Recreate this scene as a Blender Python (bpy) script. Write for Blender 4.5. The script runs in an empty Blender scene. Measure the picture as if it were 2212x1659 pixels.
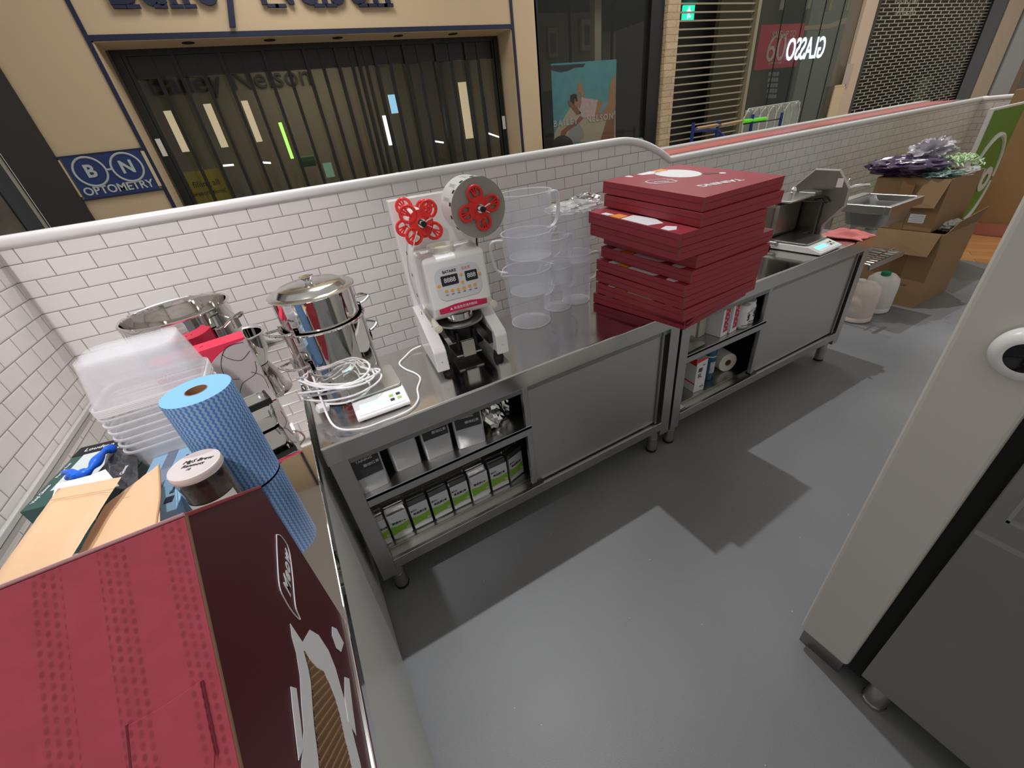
import bpy, bmesh, math, random
from mathutils import Vector, Matrix, Euler
random.seed(7)
PI = math.pi
S = bpy.context.scene
C = S.collection
# ------------------------------------------------------------------ camera
CAMP = Vector((0.1308, -1.0946, 1.5296)); CAMR = Euler((1.0051, 0.1105, -0.5092), 'XYZ'); FPX = 873.69
cd = bpy.data.cameras.new('camera'); cd.sensor_width = 36.0; cd.sensor_fit = 'HORIZONTAL'; cd.lens = FPX/2212*36
cd.clip_start = 0.02; cd.clip_end = 200
cam = bpy.data.objects.new('camera', cd); C.objects.link(cam); cam.location = CAMP; cam.rotation_euler = CAMR
S.camera = cam
# ------------------------------------------------------------------ world, exposure
w = bpy.data.worlds.new('World'); S.world = w; w.use_nodes = True
w.node_tree.nodes['Background'].inputs[0].default_value = (1.0, 0.965, 0.90, 1)
w.node_tree.nodes['Background'].inputs[1].default_value = 0.40
S.view_settings.view_transform = 'Standard'; S.view_settings.look = 'None'
S.view_settings.gamma = 1; S.view_settings.use_curve_mapping = False
S.view_settings.exposure = 0.06
S.cycles.use_denoising = True
S.cycles.max_bounces = 10; S.cycles.transparent_max_bounces = 64; S.cycles.transmission_bounces = 10
S.cycles.sample_clamp_indirect = 6
# ------------------------------------------------------------------ lamps
def lamp(name, kind, loc, energy, color=(1, 1, 1), aim=None, size=0.3, size_y=None, spot=None, blend=0.5):
    d = bpy.data.lights.new(name, kind); d.energy = energy; d.color = color
    if kind == 'AREA':
        d.size = size
        if size_y: d.shape = 'RECTANGLE'; d.size_y = size_y
    else: d.shadow_soft_size = size
    if spot: d.spot_size = math.radians(spot); d.spot_blend = blend
    o = bpy.data.objects.new(name, d); C.objects.link(o); o.location = loc
    if aim is not None: o.rotation_euler = (Vector(aim)-Vector(loc)).to_track_quat('-Z', 'Y').to_euler()
    return o
COOL = (0.97, 0.98, 1.0)
for i, (x, e) in enumerate(((1.6, 1120), (7.0, 750))):
    lamp('track_spot_lamp', 'SPOT', (x, 2.41, 9.0), e, COOL, (x, -0.6, 0), 0.06, spot=44, blend=0.3)
lamp('corner_fill_spot', 'SPOT', (-0.70, -1.0, 3.5), 230, (1.0, 0.94, 0.97), (-0.25, 0.55, 0.95), 0.05, spot=44, blend=0.9)  # added spot for the glow the polished counter throws on the wall
for x, y, e in ((0.8, 2.6, 38), (4.6, 2.6, 34), (8.6, 2.4, 40), (12.6, 2.2, 40)):
    lamp('ceiling_panel_lamp', 'AREA', (x, y, 3.93), e, (1.0, 0.965, 0.90), (x, y, 0), 1.2, 1.2)
# ------------------------------------------------------------------ materials
def mat(name, col=(.8, .8, .8), rough=.5, metal=0., trans=0., ior=1.45, emit=None, estr=0., alpha=1., spec=None, coat=0., bump=0., bscale=200., var=0., vscale=8., stretch=None):
    m = bpy.data.materials.new(name); m.use_nodes = True; nt = m.node_tree; b = nt.nodes['Principled BSDF']
    c = tuple(col)+(1,) if len(col) == 3 else col
    b.inputs['Base Color'].default_value = c; b.inputs['Roughness'].default_value = rough; b.inputs['Metallic'].default_value = metal
    b.inputs['IOR'].default_value = ior; b.inputs['Transmission Weight'].default_value = trans; b.inputs['Alpha'].default_value = alpha
    if coat: b.inputs['Coat Weight'].default_value = coat
    if spec is not None: b.inputs['Specular IOR Level'].default_value = spec
    if emit: b.inputs['Emission Color'].default_value = tuple(emit)+(1,); b.inputs['Emission Strength'].default_value = estr
    if bump or var:
        tc = nt.nodes.new('ShaderNodeTexCoord'); mp = nt.nodes.new('ShaderNodeMapping'); nt.links.new(tc.outputs['Object'], mp.inputs[0])
        if stretch: mp.inputs['Scale'].default_value = stretch
    if bump:
        n = nt.nodes.new('ShaderNodeTexNoise'); n.inputs['Scale'].default_value = bscale; n.inputs['Detail'].default_value = 3
        nt.links.new(mp.outputs[0], n.inputs[0]); bp = nt.nodes.new('ShaderNodeBump'); bp.inputs['Strength'].default_value = bump; bp.inputs['Distance'].default_value = .002
        nt.links.new(n.outputs[0], bp.inputs['Height']); nt.links.new(bp.outputs[0], b.inputs['Normal'])
    if var:
        n = nt.nodes.new('ShaderNodeTexNoise'); n.inputs['Scale'].default_value = vscale; n.inputs['Detail'].default_value = 4
        nt.links.new(mp.outputs[0], n.inputs[0]); r = nt.nodes.new('ShaderNodeMapRange')
        r.inputs[3].default_value = 1-var; r.inputs[4].default_value = 1+var; nt.links.new(n.outputs[0], r.inputs[0])
        h = nt.nodes.new('ShaderNodeHueSaturation'); h.inputs['Color'].default_value = c; nt.links.new(r.outputs[0], h.inputs['Value'])
        nt.links.new(h.outputs[0], b.inputs['Base Color'])
    return m
def mnode(nt, op, a, b=None, c=None):
    n = nt.nodes.new('ShaderNodeMath'); n.operation = op
    for i, v in enumerate((a, b, c)):
        if v is None: continue
        if isinstance(v, (int, float)): n.inputs[i].default_value = v
        else: nt.links.new(v, n.inputs[i])
    return n.outputs[0]
def mixc(nt, f, a, b):
    n = nt.nodes.new('ShaderNodeMix'); n.data_type = 'RGBA'
    if isinstance(f, (int, float)): n.inputs[0].default_value = f
    else: nt.links.new(f, n.inputs[0])
    for i, v in ((6, a), (7, b)):
        if isinstance(v, tuple): n.inputs[i].default_value = v+(1,) if len(v) == 3 else v
        else: nt.links.new(v, n.inputs[i])
    return n.outputs[2]
TL, TT = 0.12175, 0.05937       # tile pitch
ZR, XN, YW, XC = 1.3177, -0.7026, 1.0056, -0.7529
def tile_mat(name, axis, origin, sign, parity, tcol=(.78, .76, .735), gcol=(.27, .245, .23)):
    m = bpy.data.materials.new(name); m.use_nodes = True; nt = m.node_tree; b = nt.nodes['Principled BSDF']
    g = nt.nodes.new('ShaderNodeNewGeometry'); sp = nt.nodes.new('ShaderNodeSeparateXYZ'); nt.links.new(g.outputs['Position'], sp.inputs[0])
    u = mnode(nt, 'MULTIPLY', mnode(nt, 'SUBTRACT', sp.outputs[axis], origin), sign/TL)
    v = mnode(nt, 'MULTIPLY', mnode(nt, 'SUBTRACT', ZR, sp.outputs[2]), 1/TT)
    row = mnode(nt, 'FLOOR', v); half = mnode(nt, 'MULTIPLY', mnode(nt, 'FLOORED_MODULO', mnode(nt, 'ADD', row, parity), 2.), .5)
    u2 = mnode(nt, 'ADD', u, half)
    du = mnode(nt, 'MULTIPLY', mnode(nt, 'PINGPONG', u2, .5), TL); dv = mnode(nt, 'MULTIPLY', mnode(nt, 'PINGPONG', v, .5), TT)
    d = mnode(nt, 'MINIMUM', du, dv)
    r = nt.nodes.new('ShaderNodeMapRange'); r.inputs[1].default_value = .0011; r.inputs[2].default_value = .0019; nt.links.new(d, r.inputs[0])
    cellx = mnode(nt, 'FLOOR', u2); wn = nt.nodes.new('ShaderNodeTexWhiteNoise'); wn.noise_dimensions = '2D'
    cx = nt.nodes.new('ShaderNodeCombineXYZ'); nt.links.new(cellx, cx.inputs[0]); nt.links.new(row, cx.inputs[1]); nt.links.new(cx.outputs[0], wn.inputs[0])
    tv = nt.nodes.new('ShaderNodeMapRange'); tv.inputs[3].default_value = .965; tv.inputs[4].default_value = 1.03; nt.links.new(wn.outputs[0], tv.inputs[0])
    hs = nt.nodes.new('ShaderNodeHueSaturation'); hs.inputs['Color'].default_value = tcol+(1,); nt.links.new(tv.outputs[0], hs.inputs['Value'])
    nt.links.new(mixc(nt, r.outputs[0], gcol, hs.outputs[0]), b.inputs['Base Color'])
    rr = nt.nodes.new('ShaderNodeMapRange'); rr.inputs[3].default_value = .8; rr.inputs[4].default_value = .22; nt.links.new(r.outputs[0], rr.inputs[0]); nt.links.new(rr.outputs[0], b.inputs['Roughness'])
    r2 = nt.nodes.new('ShaderNodeMapRange'); r2.interpolation_type = 'SMOOTHSTEP'; r2.inputs[1].default_value = .0008; r2.inputs[2].default_value = .006; nt.links.new(d, r2.inputs[0])
    bp = nt.nodes.new('ShaderNodeBump'); bp.inputs['Strength'].default_value = .6; bp.inputs['Distance'].default_value = .0015
    nt.links.new(r2.outputs[0], bp.inputs['Height']); nt.links.new(bp.outputs[0], b.inputs['Normal'])
    return m
def floor_mat():
    m = bpy.data.materials.new('grey_vinyl'); m.use_nodes = True; nt = m.node_tree; b = nt.nodes['Principled BSDF']
    tc = nt.nodes.new('ShaderNodeTexCoord')
    a = nt.nodes.new('ShaderNodeTexNoise'); a.inputs['Scale'].default_value = 420; a.inputs['Detail'].default_value = 2; nt.links.new(tc.outputs['Object'], a.inputs[0])
    c = nt.nodes.new('ShaderNodeTexNoise'); c.inputs['Scale'].default_value = 1.6; c.inputs['Detail'].default_value = 5; nt.links.new(tc.outputs['Object'], c.inputs[0])
    v = nt.nodes.new('ShaderNodeTexVoronoi'); v.inputs['Scale'].default_value = 26; nt.links.new(tc.outputs['Object'], v.inputs[0])
    speck = mnode(nt, 'LESS_THAN', v.outputs['Distance'], .035)
    wn = nt.nodes.new('ShaderNodeTexWhiteNoise'); nt.links.new(v.outputs['Position'], wn.inputs[0])
    speck = mnode(nt, 'MULTIPLY', speck, mnode(nt, 'GREATER_THAN', wn.outputs[0], .72))
    f = mnode(nt, 'ADD', mnode(nt, 'MULTIPLY', a.outputs[0], .5), mnode(nt, 'MULTIPLY', c.outputs[0], .5))
    r = nt.nodes.new('ShaderNodeMapRange'); r.inputs[1].default_value = .32; r.inputs[2].default_value = .68; nt.links.new(f, r.inputs[0])
    col = mixc(nt, r.outputs[0], (.165, .168, .176), (.235, .24, .25))
    nt.links.new(mixc(nt, speck, col, (.75, .76, .78)), b.inputs['Base Color']); b.inputs['Roughness'].default_value = .42
    bp = nt.nodes.new('ShaderNodeBump'); bp.inputs['Strength'].default_value = .25; bp.inputs['Distance'].default_value = .001
    nt.links.new(a.outputs[0], bp.inputs['Height']); nt.links.new(bp.outputs[0], b.inputs['Normal'])
    return m
def wood_mat():
    m = bpy.data.materials.new('wood_planks'); m.use_nodes = True; nt = m.node_tree; b = nt.nodes['Principled BSDF']
    tc = nt.nodes.new('ShaderNodeTexCoord'); mp = nt.nodes.new('ShaderNodeMapping'); mp.inputs['Rotation'].default_value = (0, 0, 1.1); nt.links.new(tc.outputs['Object'], mp.inputs[0])
    br = nt.nodes.new('ShaderNodeTexBrick'); br.inputs['Scale'].default_value = 1; br.inputs['Brick Width'].default_value = 1.2; br.inputs['Row Height'].default_value = .13
    br.inputs['Mortar Size'].default_value = .002; br.inputs['Color1'].default_value = (.50, .22, .075, 1); br.inputs['Color2'].default_value = (.62, .31, .12, 1); br.inputs['Mortar'].default_value = (.2, .08, .03, 1)
    nt.links.new(mp.outputs[0], br.inputs[0]); nt.links.new(br.outputs[0], b.inputs['Base Color']); b.inputs['Roughness'].default_value = .3
    return m
def steel_mat(name, col, rough, streak=(1, 60, 1), amt=.06, smudge=.06):
    m = bpy.data.materials.new(name); m.use_nodes = True; nt = m.node_tree; b = nt.nodes['Principled BSDF']
    b.inputs['Base Color'].default_value = col+(1,); b.inputs['Metallic'].default_value = 1
    tc = nt.nodes.new('ShaderNodeTexCoord'); mp = nt.nodes.new('ShaderNodeMapping'); mp.inputs['Scale'].default_value = streak; nt.links.new(tc.outputs['Object'], mp.inputs[0])
    n = nt.nodes.new('ShaderNodeTexNoise'); n.inputs['Scale'].default_value = 12; n.inputs['Detail'].default_value = 6; nt.links.new(mp.outputs[0], n.inputs[0])
    n2 = nt.nodes.new('ShaderNodeTexNoise'); n2.inputs['Scale'].default_value = 5; n2.inputs['Detail'].default_value = 5; nt.links.new(tc.outputs['Object'], n2.inputs[0])
    f = mnode(nt, 'ADD', mnode(nt, 'MULTIPLY', mnode(nt, 'SUBTRACT', n.outputs[0], .5), amt*2), mnode(nt, 'MULTIPLY', mnode(nt, 'SUBTRACT', n2.outputs[0], .5), smudge*2))
    nt.links.new(mnode(nt, 'MAXIMUM', mnode(nt, 'ADD', f, rough), .02), b.inputs['Roughness'])
    return m
M = dict(
    tile_back=tile_mat('white_subway_tile', 0, XN, 1, 1), tile_left=tile_mat('white_subway_tile_left', 1, YW-.0773, -1, 0),
    tile_right=tile_mat('white_subway_tile_right', 1, YW-.05, -1, 1),
    vinyl=floor_mat(), wood=wood_mat(), cap=mat('white_cap', (.80, .79, .78), .3), white=mat('white_paint', (.8, .8, .79), .5),
    mall=mat('mall_floor_tile', (.45, .40, .34), .25), ceil=mat('ceiling_white', (.86, .86, .85), .8),
    steel=steel_mat('brushed_steel', (.54, .53, .505), .30, (1, 60, 1), .03, .015), topsteel=steel_mat('bench_top_steel', (.60, .59, .575), .13, (60, 1, 1), .02, .02), steeldoor=steel_mat('door_steel', (.54, .54, .53), .42, (1, 1, 40), .04, .02),
    mirror=steel_mat('polished_steel_top', (.80, .785, .77), .035, (1, 1, 1), .0, .012), chrome=mat('polished_pot_steel', (.72, .70, .68), .055, 1.),
    darksteel=steel_mat('dark_steel', (.34, .33, .31), .3), shell=steel_mat('dull_steel', (.42, .42, .41), .35), lampchrome=mat('chrome', (.85, .85, .85), .08, 1.),
    black=mat('black_plastic', (.012, .012, .013), .35), blackrub=mat('black_rubber', (.01, .01, .01), .7), dark=mat('dark_void', (.01, .01, .01), .8),
    whiteplastic=mat('white_enamel', (.82, .82, .81), .28, coat=.3), creamplastic=mat('cream_plastic', (.74, .70, .60), .35),
    red=mat('red_printed_card', (.33, .030, .048), .45, var=.06, vscale=30, bump=.15, bscale=90), darkred=mat('dark_red_print', (.15, .02, .03), .5), pinkedge=mat('cut_card_edge', (.55, .3, .3), .8),
    wprint=mat('white_print', (.82, .82, .85), .5), oprint=mat('orange_print', (.86, .33, .06), .5), kprint=mat('black_print', (.02, .02, .022), .6),
    card=mat('brown_cardboard', (.30, .185, .09), .75, var=.08, vscale=6, bump=.1, bscale=60), cardin=mat('cardboard_inside', (.22, .135, .07), .85), tape=mat('brown_tape', (.25, .14, .06), .25),
    kraft=mat('kraft_paper', (.74, .50, .30), .42, var=.04, bump=.35, bscale=14), plug=mat('white_cable', (.86, .86, .86), .3),
    redspool=mat('red_spool', (.80, .035, .03), .32), film=mat('printed_film', (.78, .77, .76), .3), filmside=mat('film_roll_side', (.24, .235, .22), .5, var=.35, vscale=60, stretch=(1, 1, 1)),
    green=mat('green_label', (.26, .50, .05), .45), foil=mat('silver_foil', (.80, .80, .80), .2, .95, bump=.7, bscale=30), pouch=mat('silver_grey_pouch', (.60, .61, .63), .30, .65, bump=.8, bscale=22), pouchw=mat('white_pouch', (.74, .76, .78), .36, .25, bump=.3, bscale=22),
    gpouch=mat('dark_foil_top', (.16, .16, .165), .3, .7, bump=.3, bscale=30),
    beige=mat('beige_render', (.62, .48, .315), .7), navy=mat('navy_paint', (.013, .018, .055), .5), signblue=mat('sign_blue', (.018, .04, .16), .45), signgrey=mat('sign_grey', (.50, .55, .56), .5),
    void=mat('shop_interior_dark', (.045, .038, .03), .7), shopwall=mat('shop_interior_wall', (.20, .18, .13), .8), glassdark=mat('tinted_glass', (.75, .8, .78), .03, 0, 1., 1.2, alpha=1.),
)
# ------------------------------------------------------------------ mesh helpers
from mathutils import noise as NZ
def blobf(c, r, sc, seed, amp, fr, n=40, ridge=True):
    g = G(); bmesh.ops.create_uvsphere(g.b, u_segments=n, v_segments=n//2+4, radius=1)
    for v in g.b.verts:
        d = v.co.normalized(); q = d*fr+Vector((seed*3.1, seed*1.7, seed)); k = 1-abs(NZ.noise(q))*2 if ridge else NZ.noise(q); k2 = 1-abs(NZ.noise(q*2.3))*2
        f = r*(1+amp*(k-.5)+amp*.5*(k2-.5)); v.co = Vector((d.x*f*sc[0], d.y*f*sc[1], d.z*f*sc[2]))+Vector(c)
    return g
class G:
    """Collects shapes in one bmesh."""
    def __init__(s): s.b = bmesh.new()
    def _t(s, vs, T):
        if T is not None: bmesh.ops.transform(s.b, matrix=T, verts=vs)
        return s
    def box(s, c, d, T=None, R=None):
        m = Matrix.Translation(c) @ (R.to_matrix().to_4x4() if R else Matrix()) @ Matrix.Diagonal((d[0], d[1], d[2], 1))
        if T is not None: m = T @ m
        bmesh.ops.create_cube(s.b, size=1, matrix=m); return s
    def bb(s, x0, x1, y0, y1, z0, z1, T=None): return s.box(((x0+x1)/2, (y0+y1)/2, (z0+z1)/2), (abs(x1-x0), abs(y1-y0), abs(z1-z0)), T)
    def cone(s, p0, p1, r0, r1, n=24, caps=True):
        p0, p1 = Vector(p0), Vector(p1); d = p1-p0
        m = Matrix.Translation((p0+p1)/2) @ d.to_track_quat('Z', 'Y').to_matrix().to_4x4()
        bmesh.ops.create_cone(s.b, cap_ends=caps, segments=n, radius1=r0, radius2=r1, depth=d.length, matrix=m); return s
    def cyl(s, p0, p1, r, n=24, caps=True): return s.cone(p0, p1, r, r, n, caps)
    def sph(s, c, r, n=16, sc=(1, 1, 1)):
        bmesh.ops.create_uvsphere(s.b, u_segments=n, v_segments=n//2+2, radius=r, matrix=Matrix.Translation(c) @ Matrix.Diagonal((*sc, 1))); return s
    def lathe(s, prof, c=(0, 0, 0), n=48, T=None):
        rings = []
        for r, z in prof:
            if r < 1e-6: rings.append([s.b.verts.new((c[0], c[1], c[2]+z))])
            else: rings.append([s.b.verts.new((c[0]+r*math.cos(2*PI*i/n), c[1]+r*math.sin(2*PI*i/n), c[2]+z)) for i in range(n)])
        for a, b in zip(rings, rings[1:]):
            for i in range(n):
                j = (i+1) % n; vs = [a[i % len(a)], a[j % len(a)], b[j % len(b)], b[i % len(b)]]
                u = []
                for v in vs:
                    if v not in u: u.append(v)
                if len(u) > 2:
                    try: s.b.faces.new(u)
                    except ValueError: pass
        if T is not None: s._t([v for r in rings for v in r], T)
        return s
    def loft(s, rings, cap0=True, cap1=True, closed=True):
        vr = [[s.b.verts.new(p) for p in r] for r in rings]; n = len(vr[0])
        for a, b in zip(vr, vr[1:]):
            for i in range(n if closed else n-1):
                j = (i+1) % n
                s.b.faces.new((a[i], a[j], b[j], b[i]))
        if cap0: s.b.faces.new(list(reversed(vr[0])))
        if cap1: s.b.faces.new(vr[-1])
        return s
    def prism(s, pts, d, f=None):
        """pts: 3-D polygon, d: extrusion vector"""
        d = Vector(d); return s.loft([[Vector(p) for p in pts], [Vector(p)+d for p in pts]])
    def tube(s, pts, r, n=8, closed=False):
        pts = [Vector(p) for p in pts]; N = len(pts); rings = []; up = None
        for i, p in enumerate(pts):
            a = pts[i-1] if i or closed else p; b = pts[(i+1) % N] if i < N-1 or closed else p
            t = (b-a).normalized()
            if up is None: up = t.orthogonal().normalized()
            up = (up - t*up.dot(t)).normalized(); sd = t.cross(up)
            rr = r[i] if isinstance(r, (list, tuple)) else r
            rings.append([p+up*rr*math.cos(2*PI*k/n)+sd*rr*math.sin(2*PI*k/n) for k in range(n)])
        if closed: rings.append(rings[0])
        return s.loft(rings, not closed, not closed)
    def grid(s, f, nu, nv):
        v = [[s.b.verts.new(f(i/nu, j/nv)) for j in range(nv+1)] for i in range(nu+1)]
        for i in range(nu):
            for j in range(nv): s.b.faces.new((v[i][j], v[i+1][j], v[i+1][j+1], v[i][j+1]))
        return s
def put(name, g, m, parent=None, smooth=False, bevel=0., solid=0., sub=0, loc=None, rot=None):
    bmesh.ops.recalc_face_normals(g.b, faces=g.b.faces)
    me = bpy.data.meshes.new(name); g.b.to_mesh(me); g.b.free()
    ms = m if isinstance(m, (list, tuple)) else [m]
    for k in ms: me.materials.append(M[k] if isinstance(k, str) else k)
    o = bpy.data.objects.new(name, me); C.objects.link(o)
    if parent is not None: o.parent = parent
    if loc is not None: o.location = loc
    if rot is not None: o.rotation_euler = rot
    if smooth:
        for p in me.polygons: p.use_smooth = True
        me.set_sharp_from_angle(angle=math.radians(40))
    if solid:
        k = o.modifiers.new('solid', 'SOLIDIFY'); k.thickness = solid; k.offset = 0
    if sub:
        k = o.modifiers.new('sub', 'SUBSURF'); k.levels = sub; k.render_levels = sub
    if bevel:
        k = o.modifiers.new('bevel', 'BEVEL'); k.width = bevel; k.segments = 3; k.limit_method = 'ANGLE'; k.angle_limit = math.radians(35); k.harden_normals = False
    return o
def tag(o, label, cat, group=None, kind=None):
    o['label'] = label; o['category'] = cat
    if group: o['group'] = group
    if kind: o['kind'] = kind
    return o
def thing(name, label, cat, loc=(0, 0, 0), rz=0., group=None, rot=None):
    o = bpy.data.objects.new(name, None); C.objects.link(o); o.empty_display_size = .05; o.location = loc
    o.rotation_euler = rot if rot else (0, 0, rz); return tag(o, label, cat, group)
def struct(name, g, m, parent=None, **k):
    o = put(name, g, m, parent, **k)
    if parent is None: o['kind'] = 'structure'
    return o
def dup(root, loc, rz=None, label=None, group=None, rot=None):
    r = root.copy(); C.objects.link(r); r.location = loc
    if rz is not None: r.rotation_euler = (0, 0, rz)
    if rot is not None: r.rotation_euler = rot
    if label: r['label'] = label
    if group: r['group'] = group
    for ch in list(root.children):
        c = ch.copy(); C.objects.link(c); c.parent = r
        for g in list(ch.children):
            d = g.copy(); C.objects.link(d); d.parent = c
    return r
def text(s, size, m, parent, loc, rot, name='lettering', ext=.0006, align='CENTER', shear=0, spacing=1., sx=1., bold=0.):
    cu = bpy.data.curves.new(name, 'FONT'); cu.body = s; cu.size = size; cu.extrude = ext; cu.align_x = align; cu.align_y = 'CENTER'; cu.shear = shear; cu.space_character = spacing
    if bold: cu.offset = bold
    cu.resolution_u = 3
    tmp = bpy.data.objects.new('tmp', cu); me = bpy.data.meshes.new_from_object(tmp); bpy.data.objects.remove(tmp); bpy.data.curves.remove(cu); me.name = name
    me.materials.clear(); me.materials.append(M[m] if isinstance(m, str) else m)
    o = bpy.data.objects.new(name, me); C.objects.link(o); o.location = loc; o.rotation_euler = rot
    if sx != 1: o.scale = (sx, 1, 1)
    if parent is not None: o.parent = parent
    return o
FY = (PI/2, 0, 0)     # text standing up, read from -y
def rrect(w, h, r, n=5, cx=0., cy=0.):
    p = []
    for k, (sx, sy) in enumerate(((1, 1), (-1, 1), (-1, -1), (1, -1))):
        for i in range(n+1):
            a = PI/2*k+PI/2*i/n; p.append((cx+sx*(w/2-r)+r*math.cos(a), cy+sy*(h/2-r)+r*math.sin(a)))
    return p
def bez(P, n=12):
    """smooth curve through the points (Catmull-Rom)"""
    P = [Vector(p) for p in P]; out = []
    for i in range(len(P)-1):
        a, b, c, d = P[max(i-1, 0)], P[i], P[i+1], P[min(i+2, len(P)-1)]
        for k in range(n):
            t = k/n; out.append(.5*((2*b)+(c-a)*t+(2*a-5*b+4*c-d)*t*t+(3*b-a-3*c+d)*t**3))
    out.append(P[-1]); return out
RM = CAMR.to_matrix()
def at(u, v, axis, val):
    """the point of the plane axis = val that the photograph shows at pixel (u, v)"""
    d = RM @ Vector(((u-1106)/FPX, -(v-829.5)/FPX, -1)); return CAMP + d*((val-CAMP[axis])/d[axis])

# ================================================================== SETTING
struct('floor', G().bb(-4, 5.63, -6, 1.10, -.1, 0), 'vinyl')
struct('floor_wood', G().bb(5.63, 16, -6, 1.10, -.1, -.002), 'wood')
struct('floor_mall', G().bb(-6, 26, 1.10, 9, -.1, -.004), 'mall')
struct('ceiling', G().bb(-6, 26, 1.8, 4.3, 4.0, 4.1), 'ceil')
# back wall: high left part, curved step, low right part
def wall_profile():
    pts = [(-.76, 1.375)]
    pts += [(2.0, 1.375)]
    for i in range(1, 13):
        t = i/12; pts.append((2.0+.43*t, 1.375-.15*(.5-.5*math.cos(PI*min(1, t*.5)*1.0))*2 if False else 1.375-.148*(t**1.9)))
    pts += [(7.0, 1.222)]
    return pts
wp = wall_profile()
g = G(); g.prism([(-.90, YW, 0)]+[(x, YW, z) for x, z in [(-.90, 1.375)]+wp[1:]]+[(7.0, YW, 0)], (0, .05, 0)); struct('wall_back', g, 'tile_back')
g = G(); g.prism([(-.90, 0, 0)]+[(x, 0, z) for x, z in [(-.90, 1.375)]+wp[1:]]+[(7.0, 0, 0)], (0, .05, 0)); struct('wall_outer', g, 'white', loc=(0, YW+.55, 0))
# ledge tops behind the cap
struct('trim_1', G().bb(-.90, 2.06, YW+.02, YW+.14, 1.36, 1.405), mat('grey_ledge', (.42, .45, .47), .12))
struct('trim_2', G().bb(2.40, 7.0, YW+.02, YW+.22, 1.19, 1.243), mat('glass_ledge', (.40, .44, .47), .07))
struct('trim_3', G().bb(2.36, 7.0, YW+.22, YW+.47, 1.19, 1.247), mat('pink_ledge', (.62, .16, .14), .3))
struct('trim_4', G().bb(2.30, 7.0, YW+.47, YW+.60, 1.19, 1.262), 'white')
struct('trim_5', G().bb(-.90, 2.34, YW+.14, YW+.60, 1.15, 1.20), 'white')
# rounded cap
cp = [(-.90, 1.390)]+[(x, z+.015) for x, z in wp[1:]]
rings = []
for i, (x, z) in enumerate(cp):
    a = cp[max(i-1, 0)]; b = cp[min(i+1, len(cp)-1)]; t = Vector((b[0]-a[0], 0, b[1]-a[1])).normalized(); nrm = Vector((-t.z, 0, t.x))
    rings.append([Vector((x, YW+.012, z))+nrm*q[1]+Vector((0, q[0], 0)) for q in rrect(.052, .042, .018, 4)])
g = G(); g.loft(rings); struct('trim_6', g, 'cap', smooth=True)
# left wall
struct('wall_left', G().bb(XC-.15, XC, -2.6, YW, 0, 1.375), 'tile_left')
g = G(); g.loft([[Vector((XC-.012+q[0], y, 1.39+q[1])) for q in rrect(.052, .042, .018, 4)] for y in (-2.6, YW)]); struct('trim_7', g, 'cap', smooth=True)
struct('trim_17', G().bb(XC, XC+.014, -2.2, YW, .8005, .818), mat('sealant_grey', (.45, .44, .41), .5), bevel=.003)
struct('trim_18', G().bb(XC+.014, -.014, YW-.012, YW, .8005, .814), bpy.data.materials['sealant_grey'], bevel=.003)
# right end wall with its green end panel
XE = 6.88
struct('wall_right', G().bb(XE, XE+.12, .40, YW, 0, 1.222), 'tile_right')
g = G(); g.loft([[Vector((XE+.02+q[0], y, 1.237+q[1])) for q in rrect(.07, .042, .018, 4)] for y in (.2, YW)]); struct('trim_8', g, 'cap', smooth=True)
# ================================================================== STEEL BENCHES
def bench(name, label, x0, door0):
    t = thing(name, label, 'workbench', (x0, 0, 0), group='stainless cabinets along the back wall')
    W, D = 1.496, .49
    g = G(); g.bb(0.002, W, 0, D, .727, .80)
    put('worktop', g, 'topsteel', t, bevel=.006)
    for x in (.006, W-.062):
        put('side_panel', G().bb(x, x+.056, .006, D-.01, .13 if x < 1 else .13, .727), 'steel', t, bevel=.002)
    put('back_panel', G().bb(.06, W-.06, D-.03, D-.012, .15, .727), 'shell', t)
    put('shelf', G().bb(.062, W-.062, .060, D-.03, .532, .545).bb(.062, door0+.02, .008, .062, .532, .545).bb(.062, door0+.02, .008, .014, .503, .547), 'steel', t, bevel=.0015)
    put('shelf', G().bb(.062, W-.062, .075, D-.03, .188, .200).bb(.062, W-.062, .070, .078, .150, .206), 'steel', t, bevel=.0015)
    put('bottom_rail', G().bb(.062, W-.062, .004, .020, .172, .214).bb(.062, W-.062, .004, .075, .165, .176), 'steel', t, bevel=.002)
    put('top_rail', G().bb(.062, W-.062, .018, .030, .700, .727).bb(.062, W-.062, .042, .048, .700, .727), 'darksteel', t)
    x1 = W-.10
    d = put('door', G().bb(door0+.022, x1, .022, .034, .222, .716), 'steeldoor', t, bevel=.002)
    put('door_edge', G().bb(door0, door0+.024, .016, .036, .218, .720), 'steel', d, bevel=.003)
    put('door_edge', G().bb(x1, x1+.012, .014, .040, .218, .720), 'darksteel', d)
    d = put('door', G().bb(door0+.05, W-.075, .044, .054, .222, .716), 'shell', t, bevel=.002)
    put('door_edge', G().bb(door0+.028, door0+.052, .042, .056, .218, .720), 'darksteel', d, bevel=.003)
    put('door_stop', G().bb(door0+.0, door0+.05, .012, .045, .214, .226), 'black', t)
    for x in (.060, W-.060):
        for y in (.055, D-.05):
            l = put('leg', G().cyl((x, y, .012), (x, y, .135), .026, 24).cone((x, y, .02), (x, y, .09), .023, .027, 24), 'steel', t, smooth=True)
            put('foot', G().cyl((x, y, 0), (x, y, .014), .028, 8), 'blackrub', l)
    return t
bench('steel_workbench', 'stainless cabinet bench in front of the tiled wall carrying the cup sealing machine', 0.0, .690)
bench('steel_workbench', 'stainless cabinet bench whose right end carries the meat slicer and a pink cloth', 1.5, .620)
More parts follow.
